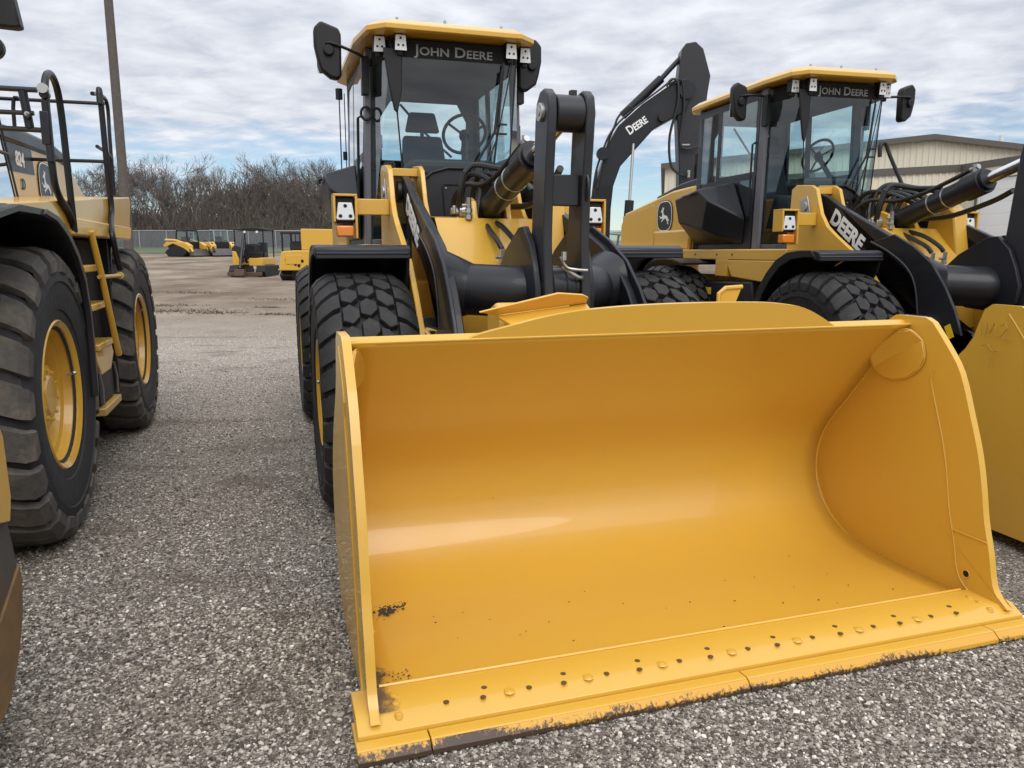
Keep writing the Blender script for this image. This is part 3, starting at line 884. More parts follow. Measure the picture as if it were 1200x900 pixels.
def build_rear(T, ry, xc, opt):
    """rear half: cab, engine hood, rear wheels"""
    for s in (-1, 1):
        wheel(T, s * 1.172, ry, s, rot=.4)
        arc = [(ry - .55, 1.655), (ry - .3, 1.70), (ry + .15, 1.71), (ry + .5, 1.66), (ry + .8, 1.4)]
        mb = MB(); mb.prism(arc + [(y * .985 + ry * .015, z - .03) for y, z in arc[::-1]], s * .80, s * 1.30)
        obj('rear_mudguard', mb, BLK, T, bevel=.006)
    mb = MB(); mb.cyl((-1.0, ry, .79), (1.0, ry, .79), .2, seg=24)
    obj('rear_axle', mb, PLAST, T)
    # rear frame with side rails
    mb = MB(); mb.box(-.6 + xc, .6 + xc, 4.1, 8.6, .8, 1.5)
    rf = obj('rear_frame', mb, YEL, T, bevel=.02)
    for s in (-1, 1):
        x0, x1 = sorted((s * .80 + xc * .5, s * .95 + xc * .5))
        mb = MB(); mb.box(x0, x1, 3.95, 7.35, 1.69, 1.81)
        obj('side_rail', mb, YEL, rf, bevel=.012)
        mb = MB()
        for y in (5.0, 5.35, 5.9, 6.3, 6.8):
            mb.cyl((s * .95 + xc * .5 + s * .001, y, 1.75), (s * .95 + xc * .5 + s * .005, y, 1.75), .012, seg=10)
        obj_each('rail_bolt', mb, BLK, rf)
        mb = MB(); mb.prism([(4.05, 1.69), (5.15, 1.69), (5.0, 1.50), (4.3, 1.46), (4.05, 1.55)], x0, x1 - s * .02)
        obj('rail_gusset', mb, YEL, rf, bevel=.01)
        mb = MB(); mb.box(x0, x1, 5.1, 5.38, 1.50, 1.70)
        obj('step_hanger', mb, YEL, rf, bevel=.008)
        x0, x1 = sorted((s * .62, s * .98))
        mb = MB(); mb.prism([(5.95, 1.42), (4.55, 1.46), (4.5, 1.22), (4.62, 1.05), (5.75, 1.05), (5.95, 1.18)], x0, x1)
        tb = obj('battery_box', mb, PLAST, T, bevel=.02)
        mb = MB(); xx = s * .982
        mb.prism([(5.75, 1.37), (4.85, 1.38), (4.85, 1.14), (5.72, 1.13)], xx - .004, xx + .004)
        obj('box_lid', mb, BLK, tb, bevel=.01)
        mb = MB(); mb.box(xx - .008 + s * .002, xx + .008 + s * .002, 5.42, 5.56, 1.28, 1.36)
        obj('warning_sticker', mb, STICK, tb, bevel=.003)
        # dark pod outboard of the cab (mudguard shoulder)
        A = [(s * 1.20, 6.05, 2.42), (s * 1.20, 5.45, 2.50), (s * 1.17, 5.25, 2.36), (s * 1.12, 5.45, 2.04), (s * 1.14, 6.05, 2.14)]
        Bq = [(s * .76 + xc, 6.25, 2.52), (s * .76 + xc, 5.32, 2.58), (s * .76 + xc, 5.05, 2.15), (s * .76 + xc, 5.08, 1.86), (s * .76 + xc, 6.25, 1.86)]
        mb = MB(); mb.loft(A, Bq)
        pod = obj('fender_pod', mb, BLK, T, bevel=.02, smooth=True)
        mb = MB(); mb.tube([(s * 1.21, 5.75, 2.44), (s * 1.235, 5.74, 2.43), (s * 1.235, 5.55, 2.44), (s * 1.21, 5.54, 2.455)], .014, 6)
        obj('handle', mb, PLAST, pod)
    # engine hood
    hp = [(6.30, 1.72), (6.30, 2.62), (6.95, 2.60), (7.7, 2.50), (8.62, 2.38), (8.80, 2.20), (8.80, 1.60), (7.6, 1.62), (7.3, 1.72)]
    mb = MB(); mb.prism(hp, -.80 + xc * .5, .80 + xc * .5)
    hd = obj('engine_hood', mb, YEL, T, bevel=.03)
    mb = MB(); mb.prism([(6.2, 2.615), (6.25, 2.74), (6.9, 2.70), (7.7, 2.575), (7.7, 2.505), (6.95, 2.605)], -.70, .70)
    obj('hood_cap', mb, BLK, hd, bevel=.02)
    for s in (-1, 1):
        X = s * .80 + xc * .5
        mb = MB(); mb.prism([(7.5, 2.45), (8.7, 2.33), (8.7, 1.75), (7.5, 1.75)], X - s * .01, X + s * .006)
        obj('hood_panel', mb, YEL, hd, bevel=.005)
        mb = MB(); mb.prism([(6.3, 1.80), (7.25, 1.80), (7.45, 2.07), (6.3, 2.07)], X - s * .01, X + s * .05)
        obj('hood_panel', mb, YEL, hd, bevel=.03)
        emblem(hd, X + s * .008, s, 7.14, 2.27, .25, .215)
    mb = MB(); mb.cyl((-.35 + xc, 7.0, 2.6), (-.35 + xc, 7.0, 2.98), .075, seg=20); mb.cyl((-.35 + xc, 7.0, 2.96), (-.35 + xc, 7.0, 3.10), .095, seg=20)
    for k in range(12):
        a = k * math.pi / 6
        mb.cyl((-.35 + xc + .078 * math.cos(a), 7.0 + .078 * math.sin(a), 2.75), (-.35 + xc + .078 * math.cos(a), 7.0 + .078 * math.sin(a), 2.95), .008, seg=5)
    mb.tube([(-.35 + xc, 7.0, 3.05), (-.35 + xc, 6.95, 3.18), (-.35 + xc, 6.8, 3.22)], .05, 12, smooth=4)
    obj('air_cleaner_stack', mb, PLAST, T)
    mb = MB(); mb.box(-.55, .55, 8.7, 8.95, 1.0, 1.9)
    obj('counterweight', mb, YEL, T, bevel=.05)
    build_cab(T, xc, opt)


def emblem(parent, X, s, yc, zc, hw, hh, back=None):
    """oval plate with a leaping deer, on a face that looks to s*x"""
    def rr(k):
        pts = []
        for i in range(28):
            a = 2 * math.pi * i / 28
            c, q = math.cos(a), math.sin(a)
            pts.append((yc + hw * k * math.copysign(abs(c) ** .62, c), zc + hh * k * math.copysign(abs(q) ** .72, q)))
        return pts
    mb = MB(); mb.prism(rr(1.0), X, X + s * .004)
    e = obj('emblem', mb, BLK, parent)
    mb = MB(); A = rr(.96); B = rr(.90); n = 28; x1 = X + s * .006
    mb.add([(x1, y, z) for y, z in A] + [(x1, y, z) for y, z in B], [(i, (i + 1) % n, (i + 1) % n + n, i + n) for i in range(n)])
    obj('emblem_border', mb, WHITE, e)
    deer = [(-.62, -.18), (-.50, -.02), (-.30, .04), (-.05, .06), (.12, .16), (.20, .34), (.18, .50), (.08, .66), (.14, .78), (.20, .62), (.30, .82), (.34, .60), (.42, .58), (.62, .40), (.58, .34), (.40, .40), (.36, .18), (.38, -.02),
            (.62, -.10), (.78, .06), (.84, .0), (.66, -.22), (.36, -.20), (.22, -.24), (.50, -.40), (.44, -.50), (.10, -.30), (-.10, -.22), (-.26, -.20), (-.44, -.34), (-.60, -.62), (-.72, -.76), (-.78, -.70), (-.62, -.50), (-.58, -.34), (-.76, -.48), (-.86, -.42), (-.70, -.26)]
    mb = MB(); mb.prism([(yc - s * .72 * hw * a * (-1) * -1, zc + .72 * hh * b) for a, b in deer], X + s * .005, X + s * .009)
    obj('leaping_deer', mb, WHITE, e)
    return e


def build_cab(T, xc, opt):
    ws = opt['ws']
    W = .725
    Fy, Py, By = 4.33, 4.82, 6.30           # windscreen, front pillars, rear wall
    zb, zt = 1.78, 3.52
    X = lambda x: xc + x
    # floor + rear wall + roof liner = the cab shell
    mb = MB()
    mb.box(X(-.70), X(.70), 4.5, By, zb, zb + .08)
    # rear wall with a window opening
    for q in ((-.72, ws - .50, zb, zt), (ws + .46, .72, zb, zt), (ws - .50, ws + .46, zb, 2.55), (ws - .50, ws + .46, 3.36, zt)):
        mb.box(X(q[0]), X(q[1]), By - .06, By, q[2], q[3])
    for a, b in ((ws - .50, ws - .38), (ws + .46, ws + .36)):
        mb.prism([(X(a), 3.36), (X(b), 3.36), (X(a), 3.18)], By - .06, By, 'y')
    mb.prism([(X(-.70), Py), (X(-.46), Fy + .05), (X(.46), Fy + .05), (X(.70), Py), (X(.72), By), (X(-.72), By)], 3.42, 3.50, 'z')
    cab = obj('cab', mb, LINER, T, bevel=.006)
    # pillars
    for s in (-1, 1):
        mb = MB(); mb.loft([(X(s * .70), Py - .05, zb), (X(s * .755), Py - .05, zb), (X(s * .755), Py + .07, zb), (X(s * .70), Py + .07, zb)],
                           [(X(s * .66), Py - .05, zt), (X(s * .71), Py - .05, zt), (X(s * .71), Py + .07, zt), (X(s * .66), Py + .07, zt)])
        obj('front_pillar', mb, PILL, cab, bevel=.01)
        mb = MB(); mb.loft([(X(s * .70), By - .1, zb), (X(s * .75), By - .1, zb), (X(s * .75), By + .02, zb), (X(s * .70), By + .02, zb)],
                           [(X(s * .66), By - .1, zt), (X(s * .71), By - .1, zt), (X(s * .71), By + .02, zt), (X(s * .66), By + .02, zt)])
        obj('rear_pillar', mb, BLK, cab, bevel=.01)
        # door: lower panel, frame bars, window
        xb = lambda z: X(s * (.748 - .042 * (z - zb) / (zt - zb)))
        def side(y0, y1, z0, z1, m, nm, th=.02, par=cab):
            mb = MB(); e = s * th
            mb.loft([(xb(z0), y0, z0), (xb(z0), y1, z0), (xb(z1), y1, z1), (xb(z1), y0, z1)], [(xb(z0) - e, y0, z0), (xb(z0) - e, y1, z0), (xb(z1) - e, y1, z1), (xb(z1) - e, y0, z1)])
            return obj(nm, mb, m, par, bevel=.004 if m is not GLASS else 0)
        d = side(4.92, By - .12, zb, 2.62, BLK, 'door', .03)
        side(4.97, 5.22, 2.12, 2.58, GLASS, 'lower_pane', -.004, d)
        side(4.90, 4.96, 2.60, zt - .05, BLK, 'door_frame', .035, d)
        side(5.74, 5.82, 2.60, zt - .05, BLK, 'door_frame', .035, d)
        side(4.96, 5.74, 2.60, 2.66, BLK, 'door_frame', .035, d)
        side(4.96, 5.74, 3.42, 3.5, BLK, 'door_frame', .035, d)
        side(4.97, 5.73, 2.66, 3.42, GLASS, 'door_pane', .006, d)
        side(5.82, By - .1, 2.62, zt - .05, GLASS, 'side_pane', .006, cab)
        mb = MB(); mb.tube([(xb(2.3) - s * .06, 4.94, 2.2), (xb(2.3) + s * .05, 4.94, 2.22), (xb(2.9) + s * .05, 4.94, 2.95), (xb(2.9) + s * .01, 4.94, 2.97)], .013, 8)
        obj('grab_handle', mb, PLAST, cab)
        # quarter light between pillar and windscreen
        mb = MB(); mb.add([(X(s * .70), Py - .04, zb + .02), (X(s * .43), Fy, zb + .02), (X(s * .55), Fy, 3.42), (X(s * .665), Py - .04, 3.42)], [(0, 1, 2, 3)])
        obj('quarter_pane', mb, GLASS, cab, smooth=False)
        mb = MB(); mb.tube([(X(s * .43), Fy - .002, zb), (X(s * .55), Fy - .002, 3.46)], .007, 6)
        obj('glass_joint', mb, PLAST, cab)
        # work lamps under the roof
        for dx, dy in ((0, 0), (.16, -.03)):
            x = X(s * (.64 - dx)); y = Fy - .04 + (.10 if dx == 0 else 0)
            mb = MB(); mb.box(x - .05, x + .05, y - .03, y + .06, 3.40, 3.53)
            mb.cyl((x, y + .02, 3.36), (x, y + .02, 3.42), .03, seg=10)
            l = obj('work_lamp', mb, PLAST, cab, bevel=.01)
            mb = MB(); mb.prism([(x - .049, 3.395), (x + .049, 3.395), (x + .041, 3.515), (x - .041, 3.515)], y - .034, y - .03, 'y')
            obj('lamp_lens', mb, LENS, l)
            mb = MB()
            for qx, qz in ((0, 3.49), (-.02, 3.435), (.02, 3.435)):
                mb.cyl((x + qx, y - .037, qz), (x + qx, y - .0345, qz), .010, seg=8)
            obj('lamp_reflector', mb, PLAST, l)
        # mirror on its arm
        mx = X(opt['mir'][0] if s < 0 else opt['mir'][1]); my = Py + opt['mir'][2 if s < 0 else 5]; mz = opt['mir'][3]; ms = opt['mir'][4]
        mb = MB(); mb.tube([(X(s * .70), Py - .06, 3.38), (X(s * .76), (Py + my) / 2 - .08, 3.44), (mx - s * .02, my - .12, 3.42 + mz), (mx, my - .06, 3.38 + mz)], .014, 8, smooth=4)
        mb.box(X(s * .72) - .03, X(s * .72) + .03, Py - .1, Py, 3.12, 3.44)
        a = obj('mirror_arm', mb, PLAST, cab, bevel=.004)
        p = [(-.11, 3.54), (-.05, 3.60), (.10, 3.55), (.12, 3.50), (.115, 3.16), (.08, 3.13), (.02, 3.14), (-.06, 3.20), (-.085, 3.28), (-.11, 3.40)]
        mb = MB(); mb.prism([(mx - s * q * ms, 3.36 + (z - 3.36) * ms + mz) for q, z in p], my - .10, my, 'y')
        obj('mirror_housing', mb, PLAST, a, bevel=.02)
        mb = MB(); mb.box(mx - .085 * ms, mx + .085 * ms, my + .002, my + .006, 3.36 - .17 * ms + mz, 3.36 + .14 * ms + mz)
        obj('mirror_glass', mb, CHR, a)
        mb = MB(); mb.cyl((mx + .01, my - .13, 3.36 + mz), (mx + .01, my - .08, 3.36 + mz), .045, seg=14)
        obj('mirror_joint', mb, PLAST, a, bevel=.01)
    # windscreen
    mb = MB(); mb.add([(X(a), Fy, b) for a, b in ((-.43, 2.10), (-.40, 2.22), (-.33, 2.34), (-.22, 2.43), (-.08, 2.47), (.10, 2.47), (.24, 2.42), (.36, 2.30), (.43, 2.10))] + [(X(.55), Fy, 3.42), (X(-.55), Fy, 3.42)], [tuple(range(11))])
    obj('windscreen', mb, GLASS, cab, smooth=False)
    mb = MB(); mb.add([(X(-.548), Fy - .006, 3.36), (X(.548), Fy - .006, 3.36), (X(.56), Fy - .006, 3.50), (X(-.56), Fy - .006, 3.50)], [(0, 1, 2, 3)])
    mb.add([(X(.548), Fy - .006, 3.36), (X(.668), Py - .046, 3.36), (X(.665), Py - .046, 3.5), (X(.56), Fy - .006, 3.50)], [(0, 1, 2, 3)])
    mb.add([(X(-.548), Fy - .006, 3.36), (X(-.56), Fy - .006, 3.50), (X(-.665), Py - .046, 3.5), (X(-.668), Py - .046, 3.36)], [(0, 1, 2, 3)])
    hb = obj('header_band', mb, HOLE, cab, smooth=False)
    o = text_obj('lettering', 'John Deere', .115, (X(-.36), Fy - .009, 3.385), (1, 0, 0), (0, 0, 1), GPRT, hb, bold=.0015, squeeze=1.22, small_caps=True, depth=.001)
    mb = MB(); mb.add([(X(-.42), Fy + .01, 3.14), (X(.42), Fy + .01, 3.14), (X(.52), Fy + .01, 3.40), (X(-.52), Fy + .01, 3.40)], [(0, 1, 2, 3)])
    # lower front wall with arched top
    arch = [(-.43, zb - .1), (-.43, 2.10), (-.40, 2.22), (-.33, 2.34), (-.22, 2.43), (-.08, 2.47), (.10, 2.47), (.24, 2.42), (.36, 2.30), (.42, 2.15), (.43, zb - .1)]
    mb = MB(); mb.prism([(X(a), b) for a, b in arch][::-1], Fy + .005, Fy + .06, 'y')
    lw = obj('front_wall', mb, GREY, cab, bevel=.01)
    mb = MB(); mb.tube([(X(a), Fy - .005, b) for a, b in arch[1:-1]], .014, 8)
    obj('wall_seal', mb, PLAST, lw)
    mb = MB(); mb.tube([(X(-.10), Fy - .002, 1.9), (X(-.13), Fy - .002, 2.30), (X(-.11), Fy - .002, 2.33), (X(.17), Fy - .002, 2.33), (X(.19), Fy - .002, 2.30), (X(.19), Fy - .002, 1.9)], .005, 6)
    obj('access_panel_seam', mb, HOLE, lw)
    mb = MB()
    for x, z in ((-.10, 2.30), (.16, 2.30), (-.08, 2.0)):
        mb.cyl((X(x), Fy - .004, z), (X(x), Fy + .004, z), .008, seg=8)
    obj_each('screw', mb, STEEL, lw)
    mb = MB(); mb.prism([(X(-.43), 2.47), (X(.43), 2.47), (X(.36), 2.56), (X(-.36), 2.56)], Fy + .10, Fy + .40, 'y')
    obj('dashboard', mb, PLAST, cab, bevel=.03)
    # roof: shallow tray with chamfered rim, wider than the cab
    base = [(-.60, 4.17), (.53, 4.17), (.68, 4.30), (.74, 4.75), (.74, 6.35), (.62, 6.55), (-.66, 6.55), (-.80, 6.35), (-.80, 4.75), (-.74, 4.30)]
    def ring(k, z, dz=0): return [(X(a * k), 5.35 + (b - 5.35) * (1 - (1 - k) * .8), z - (.02 if b < 4.2 else 0) * dz) for a, b in base]
    mb = MB(); r0, r1, r2, r3 = ring(.985, 3.525), ring(1.02, 3.535), ring(1.02, 3.575), ring(.93, 3.625)
    n = len(base); mb.add(r0 + r1 + r2 + r3, [(k * n + i, k * n + (i + 1) % n, (k + 1) * n + (i + 1) % n, (k + 1) * n + i) for k in range(3) for i in range(n)] + [tuple(range(n))[::-1], tuple(range(3 * n, 4 * n))])
    rf = obj('roof', mb, YEL, cab, bevel=.005, smooth=False)
    mb = MB()
    for s in (-1, 1):
        mb.prism([(4.4, 3.60), (4.55, 3.66), (5.1, 3.675), (5.25, 3.655), (5.3, 3.62)], X(s * .48), X(s * .62))
        mb.prism([(5.5, 3.62), (5.6, 3.665), (6.2, 3.66), (6.4, 3.60)], X(s * .46), X(s * .62))
    obj_each('roof_rib', mb, YEL, rf, bevel=.02)
    mb = MB()
    for x, y in ((-.5, 4.3), (.4, 4.3), (-.1, 4.28)):
        mb.cyl((X(x), y, 3.61), (X(x), y, 3.66), .012, seg=8)
    obj_each('roof_bolt', mb, STEEL, rf)
    # aerial and marker rods beside the left pillar
    if opt['rods']:
        mb = MB(); mb.cyl((X(-.86), 5.7, 2.5), (X(-.86), 5.7, 3.30), .006, seg=6); mb.cyl((X(-.81), 5.7, 2.5), (X(-.81), 5.7, 3.30), .005, seg=6)
        mb.cyl((X(-.86), 5.7, 3.24), (X(-.86), 5.7, 3.34), .035, seg=10); mb.cyl((X(-.82), 5.7, 2.66), (X(-.82), 5.7, 2.74), .022, seg=10)
        obj('door_strut', mb, PLAST, cab)
        mb = MB(); mb.tube([(X(-.72) + .045 * math.cos(k * math.pi / 8), Py - .075, 2.96 + .055 * math.sin(k * math.pi / 8)) for k in range(17)], .012, 8)
        obj('loop_bracket', mb, PLAST, cab)
    # wiper
    mb = MB(); mb.tube([(X(.30), Fy - .05, 2.30), (X(.36), Fy - .05, 2.8), (X(.42), Fy - .04, 3.36)], .010, 6); mb.tube([(X(.12), Fy - .05, 2.44), (X(.33), Fy - .06, 2.78), (X(.40), Fy - .06, 3.30)], .012, 6)
    mb.tube([(X(.22), Fy - .05, 2.36), (X(.36), Fy - .055, 2.76), (X(.50), Fy - .04, 3.38)], .006, 6); mb.box(X(.33), X(.44), Fy - .07, Fy - .05, 2.84, 2.855); mb.box(X(.33), X(.44), Fy - .07, Fy - .05, 2.76, 2.775)
    mb.cyl((X(.26), Fy - .06, 2.33), (X(.26), Fy + .02, 2.33), .03, seg=12)
    obj('wiper', mb, PLAST, cab)
    # sun blind housing hanging by the left joint
    mb = MB(); mb.prism([(X(-.62), 3.42), (X(-.46), 3.42), (X(-.47), 3.08), (X(-.51), 2.90), (X(-.54), 2.93), (X(-.585), 3.15)], Fy - .03, Fy + .0, 'y')
    obj('folded_wiper', mb, PLAST, cab, bevel=.01)
    # rear pane, seat, steering wheel
    mb = MB(); mb.add([(X(ws - .5), By - .03, 2.55), (X(ws + .46), By - .03, 2.55), (X(ws + .46), By - .03, 3.36), (X(ws - .5), By - .03, 3.36)], [(0, 1, 2, 3)])
    obj('rear_pane', mb, GLASS, cab, smooth=False)
    mb = MB(); mb.tube([(X(-.15), By + .02, 3.34), (X(.12), By + .02, 3.05), (X(.42), By + .02, 2.80)], .014, 6)
    obj('rear_wiper', mb, PLAST, cab)
    sx = X(-.05)
    mb = MB(); mb.prism([(5.0, 2.30), (5.0, 2.42), (5.42, 2.42), (5.52, 2.30), (5.5, 2.0), (5.1, 2.0)], sx - .25, sx + .25)
    st = obj('seat', mb, SEAT, cab, bevel=.04)
    mb = MB(); mb.loft([(sx - .25, 5.42, 2.38), (sx + .25, 5.42, 2.38), (sx + .25, 5.52, 2.38), (sx - .25, 5.52, 2.38)], [(sx - .20, 5.58, 2.92), (sx + .20, 5.58, 2.92), (sx + .20, 5.66, 2.90), (sx - .20, 5.66, 2.90)])
    obj('backrest', mb, SEAT, st, bevel=.035)
    mb = MB(); mb.loft([(sx - .175, 5.56, 2.945), (sx + .175, 5.56, 2.945), (sx + .175, 5.65, 2.945), (sx - .175, 5.65, 2.945)], [(sx - .13, 5.58, 3.14), (sx + .13, 5.58, 3.14), (sx + .13, 5.66, 3.14), (sx - .13, 5.66, 3.14)])
    mb.cyl((sx, 5.62, 2.9), (sx, 5.62, 2.95), .02)
    obj('headrest', mb, SEAT, st, bevel=.03)
    mb = MB(); mb.box(sx + .27, sx + .38, 5.0, 5.5, 2.45, 2.56)
    obj('armrest', mb, SEAT, st, bevel=.03)
    c = Vector((X(.24), 5.0, 2.86)); ax = Vector((-.25, -1, -.75)).normalized()
    u = Vector((1, 0, 0)); w = ax.cross(u)
    mb = MB(); mb.tube([c + (u * math.cos(2 * math.pi * k / 28) + w * math.sin(2 * math.pi * k / 28)) * .205 for k in range(29)], .016, 8)
    for a in (.5, 2.6, 4.7):
        mb.tube([c + (u * math.cos(a) + w * math.sin(a)) * .2, c + ax * .03], .012, 6)
    mb.cyl(c + ax * .0, c + ax * .06, .05, seg=16); mb.cyl(c + ax * .06, c + ax * .6, .03, seg=10)
    obj('steering_wheel', mb, PLAST, cab)
    mb = MB(); mb.box(X(.34), X(.52), 5.0, 5.7, 1.86, 2.40)
    obj('side_console', mb, LINER, cab, bevel=.03)

# ------------------------------------------------------------------ the very large loader at the left
def build_big(label):
    T = thing('wheel_loader', label, 'wheel loader')
    for s in (-1, 1):
        for y in (.27, 3.46):
            wheel(T, s * 1.10, y, s, Rr=.90, hw=.36, style='bar', pitches=23, rim_r=.42, rub=RUBD, rot=.2 * y, deep=.17, paint=YEL)
        arc = [(-1.0, 1.75), (-.81, 1.93), (-.45, 1.985), (.0, 1.985), (.25, 1.955), (.48, 1.87), (.68, 1.74), (.82, 1.58), (.89, 1.36), (.90, 1.12), (.88, .80)]
        mb = MB(); mb.prism(arc + [(y - .03, z - .035) for y, z in arc[::-1]], s * .78, s * 1.50)
        m = obj('mudguard', mb, BLK, T, bevel=.005)
        mb = MB(); mb.prism(arc[3:] + [(y - .045, z - .03) for y, z in arc[3:][::-1]], s * 1.48, s * 1.515)
        obj('mudguard_rim', mb, GREY, m, bevel=.004)
        arc2 = [(2.62, 1.5), (2.72, 1.78), (3.0, 1.90), (3.4, 1.93)]
        mb = MB(); mb.prism(arc2 + [(y + .02, z - .04) for y, z in arc2[::-1]], s * .78, s * 1.35)
        obj('mudguard', mb, BLK, T)
    mb = MB(); mb.cyl((-1, .27, .88), (1, .27, .88), .22, seg=24); mb.cyl((-1, 3.46, .88), (1, 3.46, .88), .22, seg=24); mb.box(-.8, .8, .2, 5.6, .7, 1.8)
    obj('chassis', mb, PLAST, T, bevel=.03)
    mb = MB(); mb.box(.7, 1.26, .96, 2.66, .60, 1.85)
    obj('fuel_tank', mb, PLAST, T, bevel=.04)
    mb = MB(); mb.box(.7, 1.36, 2.48, 2.53, .55, 1.86)
    obj('splash_panel', mb, HOLE, T)
    mb = MB(); mb.box(1.255, 1.265, 1.0, 2.5, .62, 1.84)  # black sheet over the tank, added to darken the gap behind the ladder
    obj('dark_gap_sheet', mb, HOLE, T)
    # service platform
    mb = MB(); mb.prism([(1.0, 1.86), (3.42, 1.86), (3.66, 2.24), (3.62, 2.28), (-.30, 2.0), (-.28, 1.985), (.45, 1.985), (.92, 1.93)], .62, 1.40)
    pf = obj('platform', mb, YEL, T, bevel=.012)
    mb = MB(); mb.prism([(1.02, 1.865), (3.30, 1.865), (3.40, 1.98), (1.06, 1.98)], 1.395, 1.43)
    obj('platform_skirt', mb, YEL, pf, bevel=.01)
    # ladder
    L = obj('ladder', MB().tube([(1.43, 1.52, 1.90), (1.45, 1.66, 1.58), (1.47, 1.92, 1.0), (1.47, 1.98, .92)], .023, 10), YEL, T)
    for y0, z in ((1.30, 1.63), (1.42, 1.34), (1.50, 1.03)):
        mb = MB(); mb.box(1.20, 1.42, y0, y0 + .58, z - .028, z + .022)
        obj('step', mb, YEL, L, bevel=.008)
    mb = MB(); mb.tube([(1.44, 1.62, 1.56), (1.50, 2.12, 1.555)], .016, 8); mb.cyl((1.50, 2.12, 1.555), (1.50, 2.16, 1.555), .03, seg=8)
    obj('strut', mb, DUSTY, L)
    mb = MB(); mb.prism([(1.50, 1.0), (2.10, 1.0), (2.16, .92), (2.0, .80), (1.62, .80), (1.50, .92)], 1.36, 1.40)
    obj('ladder_foot', mb, YEL, L, bevel=.01)
    mb = MB()
    for y in (1.52, 2.12):
        mb.tube([(1.40, y, .84), (1.41, y + .03, .72), (1.41, y + .02, .58)], .010, 6)
    obj_each('hanger_strap', mb, STEEL, L)
    mb = MB(); mb.box(1.18, 1.43, 1.50, 2.16, .50, .56)
    obj('step', mb, DUSTY, L, bevel=.008)
    mb = MB(); mb.box(1.15, 1.39, 1.54, 2.1, .58, .80)
    obj('mud_flap', mb, PLAST, L)
    # handrails
    def rail(p, r=.022, sm=5):
        mb = MB(); mb.tube(p, r * .85, 10, smooth=sm); obj('handrail', mb, BLK, T)
    rail([(1.42, .60, 2.30), (1.42, .62, 2.66), (1.42, .66, 2.80), (1.42, .80, 2.86), (1.42, .94, 2.80), (1.42, 1.0, 2.62), (1.42, 1.03, 2.2), (1.42, 1.05, 1.88)], .026)
    rail([(1.42, .60, 2.66), (1.42, .61, 2.45), (1.42, .63, 2.20), (1.42, .72, 2.10), (1.42, .92, 2.02), (1.42, 1.02, 1.95)], .026)
    rail([(1.42, 2.38, 2.95), (1.42, 2.40, 3.07), (1.42, 2.43, 2.95), (1.42, 2.46, 2.45), (1.42, 2.50, 2.12), (1.43, 2.36, 2.0), (1.46, 2.20, 1.88), (1.47, 2.26, 1.70), (1.48, 2.30, 1.60)], .028)
    rail([(1.36, 2.44, 3.04), (1.30, 3.2, 3.16), (1.30, 3.46, 3.12), (1.30, 3.44, 2.8), (1.30, 3.42, 2.28)], .020)
    rail([(1.36, 2.45, 2.62), (1.32, 3.2, 2.64), (1.30, 3.42, 2.62)], .018)
    rail([(1.28, 3.45, 3.13), (.4, 3.45, 3.13)], .020, 0)
    rail([(1.28, 3.45, 2.60), (.45, 3.45, 2.60)], .020, 0)
    rail([(.52, 3.44, 2.15), (.52, 3.44, 3.05), (.58, 3.44, 3.13)], .020)
    rail([(1.36, .7, 2.74), (.3, .7, 2.74)], .020, 0)
    rail([(1.40, .7, 2.50), (.3, .7, 2.515)], .020, 0)
    rail([(1.33, .7, 2.60), (.9, .7, 2.60)], .018, 0)
    rail([(1.28, .7, 2.73), (1.30, .7, 2.51)], .030, 0)
    mb = MB(); mb.box(1.385, 1.435, .58, .66, 2.40, 2.60); mb.cyl((1.42, .58, 2.70), (1.42, .64, 2.70), .028, seg=12); mb.cyl((1.30, .66, 2.58), (1.30, .70, 2.58), .022, seg=10)
    obj('gate_latch', mb, STEEL if False else BLK, T, bevel=.006)
    mb = MB(); mb.cyl((1.42, .56, 2.73), (1.42, .60, 2.73), .03, seg=12); mb.cyl((1.30, .66, 2.59), (1.30, .68, 2.59), .015, seg=8)
    obj_each('bolt', mb, STEEL, T)
    # hood, rounded down at the back
    hp = [(2.4, 2.0), (2.4, 2.72), (3.2, 2.755), (4.2, 2.77), (4.9, 2.70), (5.5, 2.50), (5.9, 2.2), (6.1, 1.8)]
    mb = MB(); mb.prism(hp, -.62, .62)
    hd = obj('engine_hood', mb, YEL, T, bevel=.05)
    mb = MB(); mb.prism([(2.38, 2.66), (2.38, 2.78), (3.2, 2.83), (4.2, 2.84), (4.95, 2.76), (4.9, 2.66), (4.2, 2.70), (3.2, 2.68)], -.65, .65)
    obj('hood_cap', mb, GREY, hd, bevel=.03)
    mb = MB(); mb.prism([(2.45, 2.42), (2.45, 2.66), (3.45, 2.68), (3.5, 2.46)], .60, .626)
    mp = obj('model_panel', mb, GREY, hd)
    text_obj('lettering', '824', .17, (.628, 2.93, 2.50), (0, 1, 0), (0, 0, 1), WHITE, mp, bold=.005)
    text_obj('lettering', 'D', .13, (.628, 3.06, 2.30), (0, 1, 0), (0, 0, 1), BLK, hd, bold=.004)
    emblem(hd, .625, 1, 3.86, 2.40, .26, .22)
    # cab: pale reflecting glass
    mb = MB(); mb.box(-.75, .74, 1.15, 2.35, 1.95, 2.2)
    mb.box(-.78, .70, 1.1, 2.3, 3.70, 3.85)
    cab = obj('cab', mb, LINER, T, bevel=.03)
    gm = glass_mat('sky reflecting glass', (.86, .93, .98), 3.0)
    mb = MB(); mb.add([(.77, 2.36, 2.0), (.77, 1.35, 2.0), (.63, 1.30, 3.7), (.63, 2.1, 3.7)], [(0, 1, 2, 3)])
    obj('side_pane', mb, gm, cab, smooth=False)
    mb = MB(); mb.add([(.77, 1.35, 2.0), (-.84, 1.2, 2.0), (-.70, 1.2, 3.7), (.63, 1.30, 3.7)], [(0, 1, 2, 3)])
